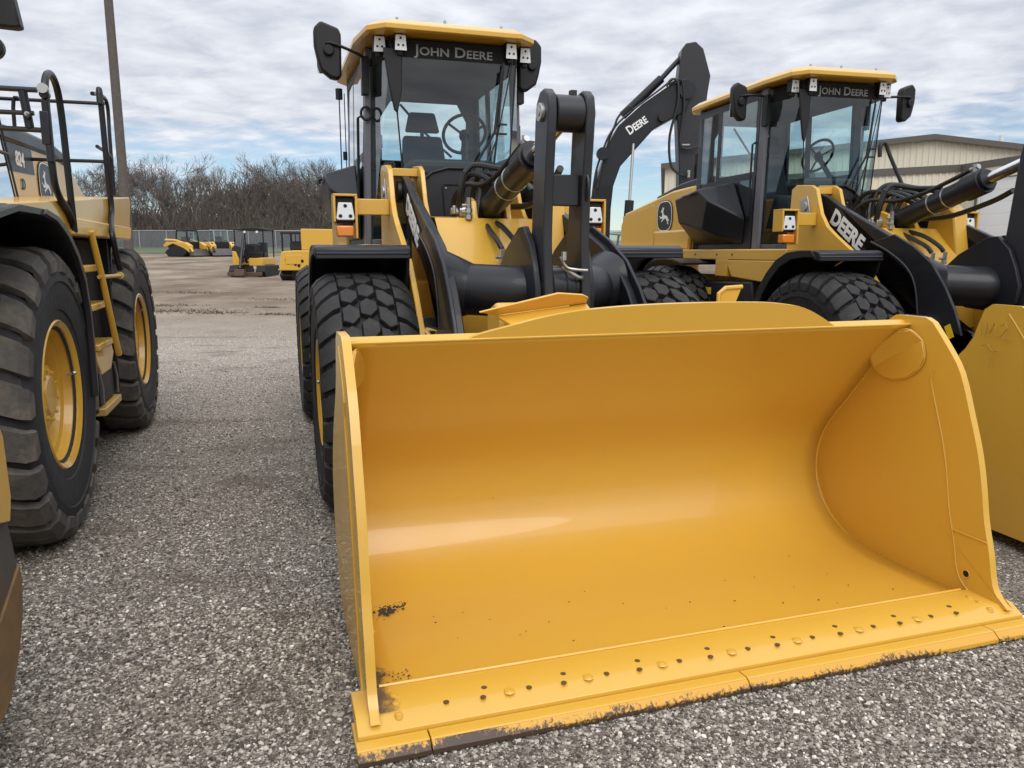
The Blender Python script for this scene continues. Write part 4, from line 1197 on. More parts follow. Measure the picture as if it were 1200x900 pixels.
    obj('windscreen', mb, gm, cab, smooth=False)
    mb = MB(); mb.tube([(.78, 2.38, 2.0), (.64, 2.12, 3.7)], .008, 8); mb.tube([(.735, 2.32, 2.52), (.73, 1.38, 2.52)], .012, 8)
    obj('pane_frame', mb, GREY, cab)
    mb = MB(); mb.box(.765, .77, 1.72, 1.86, 2.34, 2.48)
    obj('danger_label', mb, PLAST, cab)
    mb = MB(); mb.prism([(.52, 3.42), (.56, 3.38), (1.0, 3.36), (1.04, 3.37), (.99, 3.72), (.50, 3.76)], 1.80, 1.92, 'y')
    mi = obj('mirror_housing', mb, PLAST, T, bevel=.015)
    mb = MB(); mb.cyl((.88, 1.86, 3.40), (.84, 1.86, 3.27), .012, seg=8); mb.tube([(.7, 1.9, 3.5), (.9, 1.9, 3.55)], .016, 8)
    obj('mirror_arm', mb, PLAST, mi)
    mb = MB(); mb.cyl((.83, 1.80, 3.22), (.83, 1.88, 3.22), .085, seg=20)
    obj('round_mirror', mb, PLAST, mi, bevel=.01)
    # front frame, arms and the bucket, mostly outside the picture
    mb = MB(); mb.box(-.5, .5, -.6, .9, .8, 1.7)
    obj('front_frame', mb, YEL, T, bevel=.02)
    for s in (-1, 1):
        mb = MB(); mb.prism([(.6, 2.2), (-.4, 2.0), (-1.4, 1.6), (-2.0, .9), (-2.3, .5), (-2.1, .4), (-1.7, .8), (-1.1, 1.25), (.0, 1.6), (.8, 2.0)], s * .60, s * .70)
        obj('lift_arm', mb, BLK, T, bevel=.01)
    key = [(-3.6, .10), (-3.0, .10), (-2.65, .14), (-2.35, .25), (-2.15, .32), (-2.05, .46), (-2.0, .60), (-2.06, .85), (-2.20, 1.12), (-2.5, 1.40), (-2.8, 1.55)]
    pts = spline([Vector((0, a, b)) for a, b in key], 3)
    mb = MB(); xs = [-1.72, -.8, 0, .8, 1.72]; n = len(pts)
    mb.add([(x, p.y, p.z) for x in xs for p in pts], [(i * n + k, i * n + k + 1, (i + 1) * n + k + 1, (i + 1) * n + k) for i in range(4) for k in range(n - 1)])
    bk = obj('bucket', mb, DUSTY, T, solid=.03, angle=60)
    out = [(-3.62, .04), (-3.0, .06), (-2.65, .10), (-2.34, .20), (-2.14, .23), (-2.0, .34), (-1.92, .46), (-1.90, .58), (-1.93, .72), (-1.98, .88), (-2.02, 1.10), (-2.12, 1.30), (-2.4, 1.5), (-2.9, 1.62), (-3.3, 1.2)]
    for s in (-1, 1):
        x0, x1 = sorted((s * 1.715, s * 1.745))
        lo = out[:7] + [(-2.02, .56), (-2.5, .20), (-3.4, .10)]
        hi = [(-2.02, .565), (-1.945, .51)] + out[7:11] + [(-2.2, 1.0), (-2.6, .7), (-3.3, .4), (-3.4, .11), (-2.5, .21)]
        mb = MB(); mb.prism(out, x0, x1)
        sp = obj('side_plate', mb, WEARS, bk, bevel=.004)
        mb = MB(); mb.prism([(-3.6, .045), (-3.0, .065), (-2.65, .105), (-2.34, .205), (-2.145, .235), (-2.01, .345), (-1.93, .46), (-1.905, .56), (-1.91, .63), (-2.15, .53), (-2.35, .50), (-2.7, .40), (-3.4, .22)], s * 1.742, s * 1.755)
        obj('heel_wear_plate', mb, mat('rust orange wear plate', (.20, .105, .032), .5, vary=[(6, .7, (.12, .075, .04)), (1.5, .5, (.06, .045, .03))]), bk, bevel=.004)
        mb = MB(); mb.prism([(-1.99, .82), (-1.955, .90), (-1.965, 1.12), (-2.1, 1.34), (-2.4, 1.54), (-2.9, 1.66), (-2.9, 1.3), (-2.4, 1.0), (-2.14, .86)], s * 1.742, s * 1.765)
        obj('side_cutter', mb, DUSTY, bk, bevel=.004)
    return T

# ------------------------------------------------------------------ the yard
def gz(y):
    """ground height: the pad is level near the camera and the yard climbs gently behind it"""
    if y < 13: return 0.0
    if y < 19: return .03 * (y - 13) ** 2 / 12
    return .03 * (y - 16)


def ground_mat():
    m = bpy.data.materials.new('gravel yard'); m.use_nodes = True
    nt = m.node_tree; b = nt.nodes['Principled BSDF']; b.inputs['Roughness'].default_value = .92
    b.inputs['Specular IOR Level'].default_value = .25
    L = nt.links.new
    geo = _n(nt, 'ShaderNodeNewGeometry')
    pos = geo.outputs['Position']
    # single stones: two sizes of cells, each with its own grey
    def cells(scale, stops):
        v = _n(nt, 'ShaderNodeTexVoronoi', feature='F1'); v.inputs['Scale'].default_value = scale; v.inputs['Randomness'].default_value = 1
        L(pos, v.inputs['Vector'])
        sp = _n(nt, 'ShaderNodeSeparateColor'); L(v.outputs['Color'], sp.inputs[0])
        r = _n(nt, 'ShaderNodeValToRGB'); r.color_ramp.interpolation = 'LINEAR'
        el = r.color_ramp.elements
        while len(el) < len(stops): el.new(.5)
        for e, (p, c) in zip(el, stops): e.position = p; e.color = (*c, 1)
        L(sp.outputs[0], r.inputs[0])
        return v, r
    v1, r1 = cells(75, [(0, (.055, .046, .038)), (.35, (.145, .124, .102)), (.70, (.27, .238, .196)), (.90, (.42, .38, .32)), (.97, (.66, .61, .53))])
    v2, r2 = cells(160, [(0, (.055, .050, .044)), (.5, (.165, .143, .118)), (.9, (.33, .295, .25)), (1, (.52, .48, .42))])
    sc = _n(nt, 'ShaderNodeTexNoise'); sc.inputs['Scale'].default_value = 22; sc.inputs['Detail'].default_value = 2
    L(pos, sc.inputs['Vector'])
    st = _n(nt, 'ShaderNodeMapRange'); st.inputs['From Min'].default_value = .46; st.inputs['From Max'].default_value = .54
    L(sc.outputs[0], st.inputs['Value'])
    mx = _n(nt, 'ShaderNodeMix', data_type='RGBA'); L(st.outputs[0], mx.inputs[0]); L(r1.outputs[0], mx.inputs[6]); L(r2.outputs[0], mx.inputs[7])
    # patches of brown fines and leaf litter
    n1 = _n(nt, 'ShaderNodeTexNoise'); n1.inputs['Scale'].default_value = .9; n1.inputs['Detail'].default_value = 7; n1.inputs['Roughness'].default_value = .7
    mpn = _n(nt, 'ShaderNodeMapping'); mpn.inputs['Scale'].default_value = (.8, 1.6, 1); L(pos, mpn.inputs[0]); L(mpn.outputs[0], n1.inputs['Vector'])
    q1 = _n(nt, 'ShaderNodeMapRange'); q1.inputs['From Min'].default_value = .53; q1.inputs['From Max'].default_value = .68; q1.inputs['To Max'].default_value = .72
    L(n1.outputs[0], q1.inputs['Value'])
    mx2 = _n(nt, 'ShaderNodeMix', data_type='RGBA'); L(q1.outputs[0], mx2.inputs[0]); mx2.inputs[7].default_value = (.10, .076, .052, 1)
    # further off the yard turns to pale tan dirt with ruts
    sep = _n(nt, 'ShaderNodeSeparateXYZ'); L(pos, sep.inputs[0])
    n2 = _n(nt, 'ShaderNodeTexNoise'); n2.inputs['Scale'].default_value = .34; n2.inputs['Detail'].default_value = 8; n2.inputs['Roughness'].default_value = .62
    mp2 = _n(nt, 'ShaderNodeMapping'); mp2.inputs['Scale'].default_value = (1.3, 1.0, 1); mp2.inputs['Rotation'].default_value = (0, 0, R(-6)); L(pos, mp2.inputs[0]); L(mp2.outputs[0], n2.inputs['Vector'])
    rp = _n(nt, 'ShaderNodeValToRGB'); el = rp.color_ramp.elements
    el[0].position = .36; el[0].color = (.15, .115, .08, 1); el[1].position = .68; el[1].color = (.35, .295, .225, 1)
    e = el.new(.49); e.color = (.225, .172, .122, 1)
    L(n2.outputs[0], rp.inputs[0])
    ya = _n(nt, 'ShaderNodeMath', operation='MULTIPLY_ADD'); ya.inputs[1].default_value = 16; L(n2.outputs[0], ya.inputs[0]); L(sep.outputs['Y'], ya.inputs[2])
    yr = _n(nt, 'ShaderNodeMapRange'); yr.inputs['From Min'].default_value = 17; yr.inputs['From Max'].default_value = 33
    yr.interpolation_type = 'SMOOTHSTEP'
    L(ya.outputs[0], yr.inputs['Value'])
    # gravel colour scaled lighter with distance
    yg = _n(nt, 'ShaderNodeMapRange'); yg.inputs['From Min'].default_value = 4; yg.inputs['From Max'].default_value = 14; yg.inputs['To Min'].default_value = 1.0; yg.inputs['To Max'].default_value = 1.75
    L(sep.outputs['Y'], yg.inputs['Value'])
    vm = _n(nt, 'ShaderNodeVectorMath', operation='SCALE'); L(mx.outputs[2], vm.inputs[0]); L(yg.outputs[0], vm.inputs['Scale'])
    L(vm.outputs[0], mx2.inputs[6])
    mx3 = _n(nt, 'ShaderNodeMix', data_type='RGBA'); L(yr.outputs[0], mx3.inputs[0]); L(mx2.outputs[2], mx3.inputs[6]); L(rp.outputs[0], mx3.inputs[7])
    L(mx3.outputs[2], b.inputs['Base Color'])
    bp = _n(nt, 'ShaderNodeBump'); bp.inputs['Strength'].default_value = .9; bp.inputs['Distance'].default_value = .012; bp.invert = True
    L(v1.outputs['Distance'], bp.inputs['Height'])
    bp2 = _n(nt, 'ShaderNodeBump'); bp2.inputs['Strength'].default_value = .5; bp2.inputs['Distance'].default_value = .1
    L(n1.outputs[0], bp2.inputs['Height']); L(bp.outputs[0], bp2.inputs['Normal'])
    L(bp2.outputs[0], b.inputs['Normal'])
    return m


ys = [-60, -10] + [-6 + i * 1.0 for i in range(40)] + [40, 60, 80, 100, 140, 200, 400, 1200]
xs = [-900, -300, -120, -60, -30] + [-20 + i * 2 for i in range(21)] + [30, 60, 120, 300, 900]
mb = MB()
def gzz(y): return gz(min(y, 150))
mb.add([(x, y, gzz(y)) for y in ys for x in xs], [(j * len(xs) + i, j * len(xs) + i + 1, (j + 1) * len(xs) + i + 1, (j + 1) * len(xs) + i) for j in range(len(ys) - 1) for i in range(len(xs) - 1)])
g = obj('ground', mb, ground_mat(), None, angle=180)
g['kind'] = 'structure'

# loose stones: real geometry, scattered over the near yard
def stone_mat():
    m = bpy.data.materials.new('limestone chips'); m.use_nodes = True
    nt = m.node_tree; b = nt.nodes['Principled BSDF']; b.inputs['Roughness'].default_value = .85
    oi = _n(nt, 'ShaderNodeObjectInfo')
    r = _n(nt, 'ShaderNodeValToRGB'); el = r.color_ramp.elements
    st = [(0, (.045, .037, .030)), (.26, (.130, .109, .087)), (.54, (.27, .233, .19)), (.80, (.44, .392, .327)), (.93, (.56, .51, .44)), (.99, (.80, .74, .65))]
    while len(el) < len(st): el.new(.5)
    for e, (p, c) in zip(el, st): e.position = p; e.color = (*c, 1)
    nt.links.new(oi.outputs['Random'], r.inputs[0])
    n = _n(nt, 'ShaderNodeTexNoise'); n.inputs['Scale'].default_value = 3; n.inputs['Detail'].default_value = 4
    tc = _n(nt, 'ShaderNodeTexCoord'); nt.links.new(tc.outputs['Object'], n.inputs['Vector'])
    mx = _n(nt, 'ShaderNodeMix', data_type='RGBA', blend_type='MULTIPLY'); mx.inputs[0].default_value = .5
    nt.links.new(r.outputs[0], mx.inputs[6]); nt.links.new(n.outputs[1], mx.inputs[7])
    # the same patches of brown fines as on the ground dull the stones lying in them
    geo = _n(nt, 'ShaderNodeNewGeometry')
    n1 = _n(nt, 'ShaderNodeTexNoise'); n1.inputs['Scale'].default_value = .9; n1.inputs['Detail'].default_value = 7; n1.inputs['Roughness'].default_value = .7
    mpn = _n(nt, 'ShaderNodeMapping'); mpn.inputs['Scale'].default_value = (.8, 1.6, 1)
    nt.links.new(geo.outputs['Position'], mpn.inputs[0]); nt.links.new(mpn.outputs[0], n1.inputs['Vector'])
    q = _n(nt, 'ShaderNodeMapRange'); q.inputs['From Min'].default_value = .53; q.inputs['From Max'].default_value = .68; q.inputs['To Max'].default_value = .8
    nt.links.new(n1.outputs[0], q.inputs['Value'])
    m2_ = _n(nt, 'ShaderNodeMix', data_type='RGBA'); m2_.inputs[7].default_value = (.11, .082, .056, 1)
    nt.links.new(q.outputs[0], m2_.inputs[0]); nt.links.new(r.outputs[0], m2_.inputs[6])
    nt.links.new(m2_.outputs[2], b.inputs['Base Color'])
    return m


def stones(name, region, density, smin, smax, seed):
    col = bpy.data.collections.new('stone shapes ' + name)
    rnd = random.Random(seed)
    SM = MATS.setdefault('chips', None) or stone_mat(); MATS['chips'] = SM
    import bmesh
    for k in range(5):
        bm = bmesh.new(); bmesh.ops.create_icosphere(bm, subdivisions=1, radius=1)
        for v in bm.verts:
            v.co *= rnd.uniform(.62, 1.15)
            v.co.z *= .62; v.co.x *= 1.2
        me = bpy.data.meshes.new('stone'); bm.to_mesh(me); bm.free(); me.materials.append(SM)
        o = bpy.data.objects.new('stone_shape', me); col.objects.link(o)
    mb = MB(); mb.add(region, [tuple(range(len(region)))])
    o = obj(name, mb, SM, None, smooth=False)
    tag(o, 'loose grey and white gravel chips lying on the yard', 'gravel', kind='stuff')
    ng = bpy.data.node_groups.new('scatter ' + name, 'GeometryNodeTree')
    ng.interface.new_socket('Geometry', in_out='INPUT', socket_type='NodeSocketGeometry')
    ng.interface.new_socket('Geometry', in_out='OUTPUT', socket_type='NodeSocketGeometry')
    gi = ng.nodes.new('NodeGroupInput'); go = ng.nodes.new('NodeGroupOutput')
    d = ng.nodes.new('GeometryNodeDistributePointsOnFaces'); d.inputs['Density'].default_value = density; d.inputs['Seed'].default_value = seed
    ci = ng.nodes.new('GeometryNodeCollectionInfo'); ci.inputs['Collection'].default_value = col; ci.inputs['Separate Children'].default_value = True; ci.inputs['Reset Children'].default_value = True
    ip = ng.nodes.new('GeometryNodeInstanceOnPoints'); ip.inputs['Pick Instance'].default_value = True
    rs = ng.nodes.new('FunctionNodeRandomValue'); rs.data_type = 'FLOAT'; rs.inputs[2].default_value = 0; rs.inputs[3].default_value = 1
    pw = ng.nodes.new('ShaderNodeMath'); pw.operation = 'POWER'; pw.inputs[1].default_value = 2.6
    mr = ng.nodes.new('ShaderNodeMapRange'); mr.inputs['To Min'].default_value = smin; mr.inputs['To Max'].default_value = smax
    rr = ng.nodes.new('FunctionNodeRandomValue'); rr.data_type = 'FLOAT_VECTOR'; rr.inputs[0].default_value = (-.5, -.5, 0); rr.inputs[1].default_value = (.5, .5, 6.28)
    L = ng.links.new
    L(gi.outputs[0], d.inputs['Mesh']); L(d.outputs['Points'], ip.inputs['Points']); L(ci.outputs[0], ip.inputs['Instance'])
    L(rs.outputs[1], pw.inputs[0]); L(pw.outputs[0], mr.inputs['Value']); L(mr.outputs[0], ip.inputs['Scale']); L(rr.outputs[0], ip.inputs['Rotation'])
    L(ip.outputs[0], go.inputs[0])
    md = o.modifiers.new('scatter', 'NODES'); md.node_group = ng
    return o


stones('gravel', [(-3.2, 1.0, .002), (3.6, 1.0, .002), (4.4, 3.6, .002), (-4.0, 3.6, .002)], 8000, .0032, .0110, 3)
stones('gravel', [(-4.0, 3.6, .002), (0, 3.6, .002), (-.6, 5.6, .002), (-4.6, 5.6, .002)], 3000, .0035, .011, 5)
stones('gravel', [(-4.6, 5.6, .002), (-.6, 5.6, .002), (-1.2, 8.0, .002), (-5.0, 8.0, .002)], 900, .004, .0125, 6)
stones('gravel', [(-5.0, 8.0, .002), (-1.2, 8.0, .002), (-2.4, 12.0, .002), (-6.4, 12.0, .002)], 260, .005, .013, 9)
stones('gravel', [(-3.2, 1.0, .003), (3.6, 1.0, .003), (4.4, 4.0, .003), (-4.2, 4.5, .003)], 50, .009, .017, 12)
stones('gravel', [(3.4, 3.0, .002), (7.5, 3.6, .002), (9.5, 8.0, .002), (5.5, 8.0, .002)], 900, .006, .014, 8)

# ------------------------------------------------------------------ the loaders
A = R(17.5)
near = build_loader('nearest big yellow wheel loader with its empty bucket resting open on the gravel', 'wheel loaders parked in a row')
splay_right(near)
far = copy_tree(near)
far['label'] = 'yellow wheel loader behind the right end of the nearest bucket, deer emblem on its hood'
near.location = (.9517, 2.8601, 0); near.rotation_euler = (0, 0, A)
build_rear(near, 5.95, -.14, dict(ws=.12, mir=(-1.04, .80, -.04, .09, 1.0, -.04), rods=True))
far.location = (4.536, 4.130, 0); far.rotation_euler = (0, 0, R(13.7)); far.scale = (.982,) * 3
build_rear(far, 6.12, -.03, dict(ws=.0, mir=(-1.02, 1.12, .15, .02, .85, -.2), rods=False))
for c in children(far):
    if c.name.startswith('bucket'):
        c.location.z += .05
    if c.name.split('.')[0] == 'cab':          # the smaller loader's cab is narrower
        c.scale.x = .86; c.location.x = -.125
mb = MB()
mb.tube([(.0, 3.9, 2.72), (.0, 3.9, 2.84), (.06, 3.9, 2.85), (.10, 3.88, 2.74), (.20, 3.8, 2.46), (.22, 3.75, 2.36)], .020, 8, smooth=4)
for k, (x, h) in enumerate(((-.17, 0), (-.11, -.03), (-.05, -.07), (.02, -.10))):
    mb.tube([(x, 3.72 - .03 * k, 2.08), (x + .0, 3.72 - .03 * k, 2.26 + h), (x + .07, 3.70 - .03 * k, 2.41 + h), (x + .20, 3.64 - .03 * k, 2.43 + h * .6), (x + .34, 3.4, 2.36), (x + .42, 3.1, 2.30)], .021, 8, smooth=5)
obj_each('hydraulic_hose', mb, HOSE, far)
big = build_big('huge yellow loader at the left edge with dusty tyres, a ladder and railings, marked 824')
big.location = (-4.037, 3.935, 0); big.rotation_euler = (0, 0, A)

# dark rubbed stain in the near bucket's front left corner
def stain(parent):
    m = bpy.data.materials.new('dark grease stain'); m.use_nodes = True
    nt = m.node_tree; b = nt.nodes['Principled BSDF']; b.inputs['Base Color'].default_value = (.115, .085, .068, 1); b.inputs['Roughness'].default_value = .6
    tc = _n(nt, 'ShaderNodeTexCoord'); n = _n(nt, 'ShaderNodeTexNoise'); n.inputs['Scale'].default_value = 11; n.inputs['Detail'].default_value = 8; n.inputs['Roughness'].default_value = .68
    nt.links.new(tc.outputs['Object'], n.inputs['Vector'])
    sp = _n(nt, 'ShaderNodeSeparateXYZ'); nt.links.new(tc.outputs['Object'], sp.inputs[0])
    fx = _n(nt, 'ShaderNodeMapRange'); fx.inputs['From Min'].default_value = -1.46; fx.inputs['From Max'].default_value = -1.36; fx.inputs['To Min'].default_value = .17; fx.inputs['To Max'].default_value = -.26
    nt.links.new(sp.outputs[0], fx.inputs['Value'])
    fy = _n(nt, 'ShaderNodeMapRange'); fy.inputs['From Min'].default_value = .44; fy.inputs['From Max'].default_value = .74; fy.inputs['To Min'].default_value = .10; fy.inputs['To Max'].default_value = -.30
    nt.links.new(sp.outputs[1], fy.inputs['Value'])
    a = _n(nt, 'ShaderNodeMath', operation='ADD'); nt.links.new(fx.outputs[0], a.inputs[0]); nt.links.new(fy.outputs[0], a.inputs[1])
    a2 = _n(nt, 'ShaderNodeMath', operation='ADD'); nt.links.new(a.outputs[0], a2.inputs[0]); nt.links.new(n.outputs[0], a2.inputs[1])
    r = _n(nt, 'ShaderNodeMapRange'); r.inputs['From Min'].default_value = .50; r.inputs['From Max'].default_value = .74; r.inputs['To Max'].default_value = .8
    nt.links.new(a2.outputs[0], r.inputs['Value']); nt.links.new(r.outputs[0], b.inputs['Alpha'])
    mb = MB()
    ysz = [(.12, .0835), (.295, .0835), (.302, .053), (.45, .047), (.66, .041)]
    mb.add([(x, y, z) for y, z in ysz for x in (-1.462, -1.30)], [(2 * i, 2 * i + 1, 2 * i + 3, 2 * i + 2) for i in range(4)])
    obj('grease_stain', mb, m, parent, smooth=False)
for c in children(near):
    if c.name.startswith('bucket'): stain(c)
# crumbs of dirt lying in the near bucket
def M1(p):
    c, s = math.cos(A), math.sin(A)
    return Vector((.9517 + c * p[0] - s * p[1], 2.8601 + s * p[0] + c * p[1], p[2]))
rnd = random.Random(4)
mb = MB()
def crumb(x, y, z, r):
    p = M1((x, y, z)); vs = []
    for k in range(6):
        d = [(1, 0, 0), (-1, 0, 0), (0, 1, 0), (0, -1, 0), (0, 0, .8), (0, 0, -.3)][k]
        vs.append(p + Vector(d) * r * rnd.uniform(.6, 1.3))
    mb.add(vs, [(0, 2, 4), (2, 1, 4), (1, 3, 4), (3, 0, 4), (2, 0, 5), (1, 2, 5), (3, 1, 5), (0, 3, 5)])
for k in range(260):
    t = rnd.random(); cx = -1.36 + t * .20; w = .035 * (1 - t) + .012
    crumb(cx + rnd.gauss(0, .02), .99 + t * .10 + rnd.gauss(0, w), .067, rnd.uniform(.003, .010))
for k in range(70):
    crumb(rnd.uniform(-1.43, -1.30), rnd.uniform(.32, .46), .070, rnd.uniform(.002, .006))
for k in range(26):
    crumb(rnd.uniform(-1.3, 1.3), rnd.uniform(.35, 1.05), .066, rnd.uniform(.003, .0065))
o = obj('dirt_crumbs', mb, mat('dark crumbs', (.06, .045, .035), .9), None, smooth=False)
tag(o, 'dark dirt crumbs spilled inside the near bucket', 'dirt', kind='stuff')

# ------------------------------------------------------------------ excavator with the black boom
def build_excavator():
    T = thing('excavator', 'excavator standing between the two loaders, tall charcoal boom raised above them', 'excavator')
    z0 = gz(17)
    for y in (15.2, 18.0):
        mb = MB(); mb.prism([(-2.0, z0 + .35), (-1.75, z0), (1.6, z0), (1.9, z0 + .35), (1.7, z0 + .75), (-1.8, z0 + .75)], y - .3, y + .3, 'y')
        obj('crawler_track', mb, PLAST, T, bevel=.05)
    mb = MB(); mb.box(-2.2, 1.15, 15.0, 18.4, z0 + .95, z0 + 1.9)
    obj('engine_house', mb, YEL, T, bevel=.08)
    mb = MB(); mb.cyl((0, 16.6, z0 + .6), (0, 16.6, z0 + .98), .8, seg=28)
    obj('slew_ring', mb, PLAST, T)
    mb = MB(); mb.box(.35, 1.5, 16.6, 17.6, z0 + 1.0, z0 + 2.75)
    c = obj('cab', mb, BLK, T, bevel=.06)
    mb = MB(); mb.box(.45, 1.4, 16.59, 16.595, z0 + 1.7, z0 + 2.6)
    obj('pane', mb, GLASS, c, smooth=False)
    boom = [(1.50, 1.55), (1.60, 2.76), (1.70, 3.20), (1.88, 3.82), (2.10, 4.20), (2.55, 4.60), (3.13, 4.99), (3.42, 5.10), (3.55, 4.95), (3.42, 4.48), (3.20, 4.36), (2.80, 4.14), (2.42, 3.72), (2.15, 3.42), (2.02, 3.04), (1.98, 2.60), (1.96, 1.55)]
    mb = MB(); mb.prism(boom, 15.75, 16.20, 'y')
    b = obj('boom', mb, BLK, T, bevel=.02)
    text_obj('lettering', 'Deere', .235, (2.32, 15.743, 4.02), (.40, 0, .28), (-.28, 0, .40), WHITE, b, bold=.006, small_caps=True, squeeze=.78)
    mb = MB(); mb.cyl((1.78, 15.72, 3.65), (1.78, 15.6, 3.65), .12, seg=16); mb.cyl((2.95, 15.74, 4.35), (2.95, 15.66, 4.35), .09, seg=16)
    obj_each('boss', mb, BLK, b)
    arm = [(3.30, 5.62), (3.38, 5.74), (3.57, 5.77), (3.72, 5.64), (3.88, 5.14), (3.84, 4.84), (3.72, 3.54), (3.68, 2.6), (3.36, 2.6), (3.32, 3.51), (3.23, 4.72), (3.26, 5.18)]
    mb = MB(); mb.prism(arm, 15.8, 16.15, 'y')
    a = obj('stick', mb, GREY, T, bevel=.02)
    for y in (15.70, 16.25):
        mb = MB(); mb.cyl((3.42, y, 4.85), (3.42, y + .02, 4.85), .16, seg=20)
        obj('pin', mb, BLK, a)
    mb = MB(); mb.cyl((2.20, 15.98, 4.42), (2.95, 15.98, 5.12), .085, seg=16)
    c = obj('arm_cylinder', mb, BLK, T)
    mb = MB(); mb.cyl((2.95, 15.98, 5.12), (3.45, 15.98, 5.65), .05, seg=12)
    obj('rod', mb, GREY, c)
    mb = MB(); mb.cyl((2.28, 15.6, 1.9), (2.33, 15.62, 2.75), .09, seg=16)
    c = obj('boom_cylinder', mb, BLK, T)
    mb = MB(); mb.cyl((2.33, 15.62, 2.75), (2.40, 15.76, 3.85), .028, seg=12)
    obj('rod', mb, STEEL, c)
    mb = MB(); mb.cyl((3.78, 15.98, 2.6), (3.86, 15.98, 4.6), .07, seg=14)
    obj('bucket_cylinder', mb, BLK, T)
    mb = MB()
    mb.tube([(1.58, 15.7, 2.6), (1.66, 15.7, 3.3), (1.86, 15.7, 3.9), (2.0, 15.7, 4.15), (2.08, 15.7, 4.35), (2.28, 15.7, 4.55), (2.36, 15.7, 4.48)], .022, 6, smooth=4)
    mb.tube([(1.70, 15.72, 3.0), (1.92, 15.72, 3.95), (2.2, 15.72, 4.35), (2.9, 15.72, 4.88), (3.12, 15.72, 5.05)], .020, 6, smooth=4)
    mb.tube([(3.0, 15.7, 4.92), (3.1, 15.7, 5.05), (3.22, 15.7, 5.0), (3.24, 15.7, 4.6), (3.1, 15.7, 4.0), (3.14, 15.7, 3.45), (3.35, 15.7, 3.25), (3.5, 15.7, 3.28)], .026, 6, smooth=4)
    mb.tube([(3.05, 15.7, 4.95), (3.3, 15.7, 5.02), (3.36, 15.7, 4.5), (3.3, 15.7, 3.9), (3.42, 15.7, 3.75), (3.66, 15.7, 3.8)], .024, 6, smooth=4)
    mb.tube([(1.68, 15.7, 3.4), (1.62, 15.7, 2.2)], .02, 6)
    obj_each('hydraulic_hose', mb, HOSE, T)
    mb = MB(); mb.cyl((3.5, 15.7, 3.2), (3.5, 15.7, 3.34), .03, seg=8); mb.tube([(3.35, 15.7, 3.82), (3.5, 15.7, 3.82)], .02, 6)
    obj_each('hose_fitting', mb, STEEL, T)
build_excavator()

# ------------------------------------------------------------------ small machines at the back of the yard
def crawler(T, x, y, w, l, h, z, m=PLAST):
    mb = MB(); mb.prism([(y, z + h * .45), (y + l * .1, z), (y + l * .88, z), (y + l, z + h * .5), (y + l * .9, z + h), (y + l * .08, z + h)], x, x + w)
    o = obj('crawler_track', mb, m, T, bevel=.03)
    return o

def mini_excavator():
    T = thing('mini_excavator', 'small yellow excavator facing the camera in the open yard, black canopy and folded arm', 'mini excavator', (-12.25, 36, gz(36)), R(-6), scale=.88)
    crawler(T, -.98, -.2, .50, 2.1, .60, 0); crawler(T, .50, -.2, .50, 2.1, .60, 0)
    mb = MB(); mb.box(-.95, .95, -.42, -.36, .06, .26)
    obj('dozer_blade', mb, mat('rusty blade', (.10, .055, .035), .6), T, bevel=.02)
    mb = MB(); mb.prism([(-.80, .62), (.85, .62), (.85, 1.0), (.62, 1.0), (.2, .95), (-.1, .85), (-.35, .9), (-.62, 1.45), (-.80, 1.45)], .2, 1.7, 'y')
    obj('body', mb, YEL, T, bevel=.04)
    mb = MB(); mb.prism([(-.85, .70), (-.25, .78), (-.30, 1.55), (-.70, 1.65), (-.88, 1.5)], .1, .2, 'y')
    obj('side_cover', mb, GREY, T, bevel=.03)
    mb = MB(); mb.box(.05, .62, .9, 1.3, .98, 1.25); mb.box(.08, .6, 1.2, 1.32, 1.2, 1.8)
    obj('seat', mb, SEAT, T, bevel=.05)
    mb = MB(); mb.box(-.28, .42, .3, .9, .9, 1.72)
    obj('control_tower', mb, PLAST, T, bevel=.08)
    mb = MB(); mb.box(.0, .75, .25, .6, .95, 1.3)
    obj('console', mb, PLAST, T, bevel=.04)
    mb = MB()
    for x in (-.80, .78):
        for y in (.35, 1.6): mb.cyl((x, y, .95), (x, y, 2.42), .035, seg=8)
    obj_each('canopy_post', mb, PLAST, T)
    mb = MB(); mb.box(-.30, .60, .15, 1.7, 2.40, 2.55); mb.box(-.85, .85, .3, 1.65, 2.42, 2.50)
    cn = obj('canopy', mb, PLAST, T, bevel=.03)
    for x in (-.12, .55):
        mb = MB(); mb.cyl((x, .10, 2.33), (x, .16, 2.33), .06, seg=12)
        obj('work_lamp', mb, LENS, cn)
    mb = MB(); mb.prism([(-.82, .60), (-.30, .60), (-.42, .80), (-.62, 1.30), (-.80, 1.35)], -.02, .20, 'y')
    obj('corner_panel', mb, YEL, T, bevel=.03)
    mb = MB(); mb.tube([(-.08, .1, .75), (-.1, -.25, 1.5), (-.12, .05, 2.25)], .085, 8)
    obj('boom', mb, BLK, T)
    mb = MB(); mb.tube([(-.12, .0, 2.25), (-.1, -.35, 1.4), (-.08, -.75, .45)], .075, 8); mb.cyl((-.0, -.2, 1.9), (.0, -.45, 1.1), .04, seg=8)
    obj('stick', mb, BLK, T)
    mb = MB(); mb.prism([(-.9, .42), (-.62, .40), (-.6, .15), (-.75, .02), (-.95, .08)], -.32, .18)
    obj('digging_bucket', mb, mat('rusty blade', (.1, .055, .035), .6), T, bevel=.02)
    mb = MB(); mb.box(.10, .86, -.02, .2, .58, .98)
    obj('front_panel', mb, YEL, T, bevel=.02)
mini_excavator()

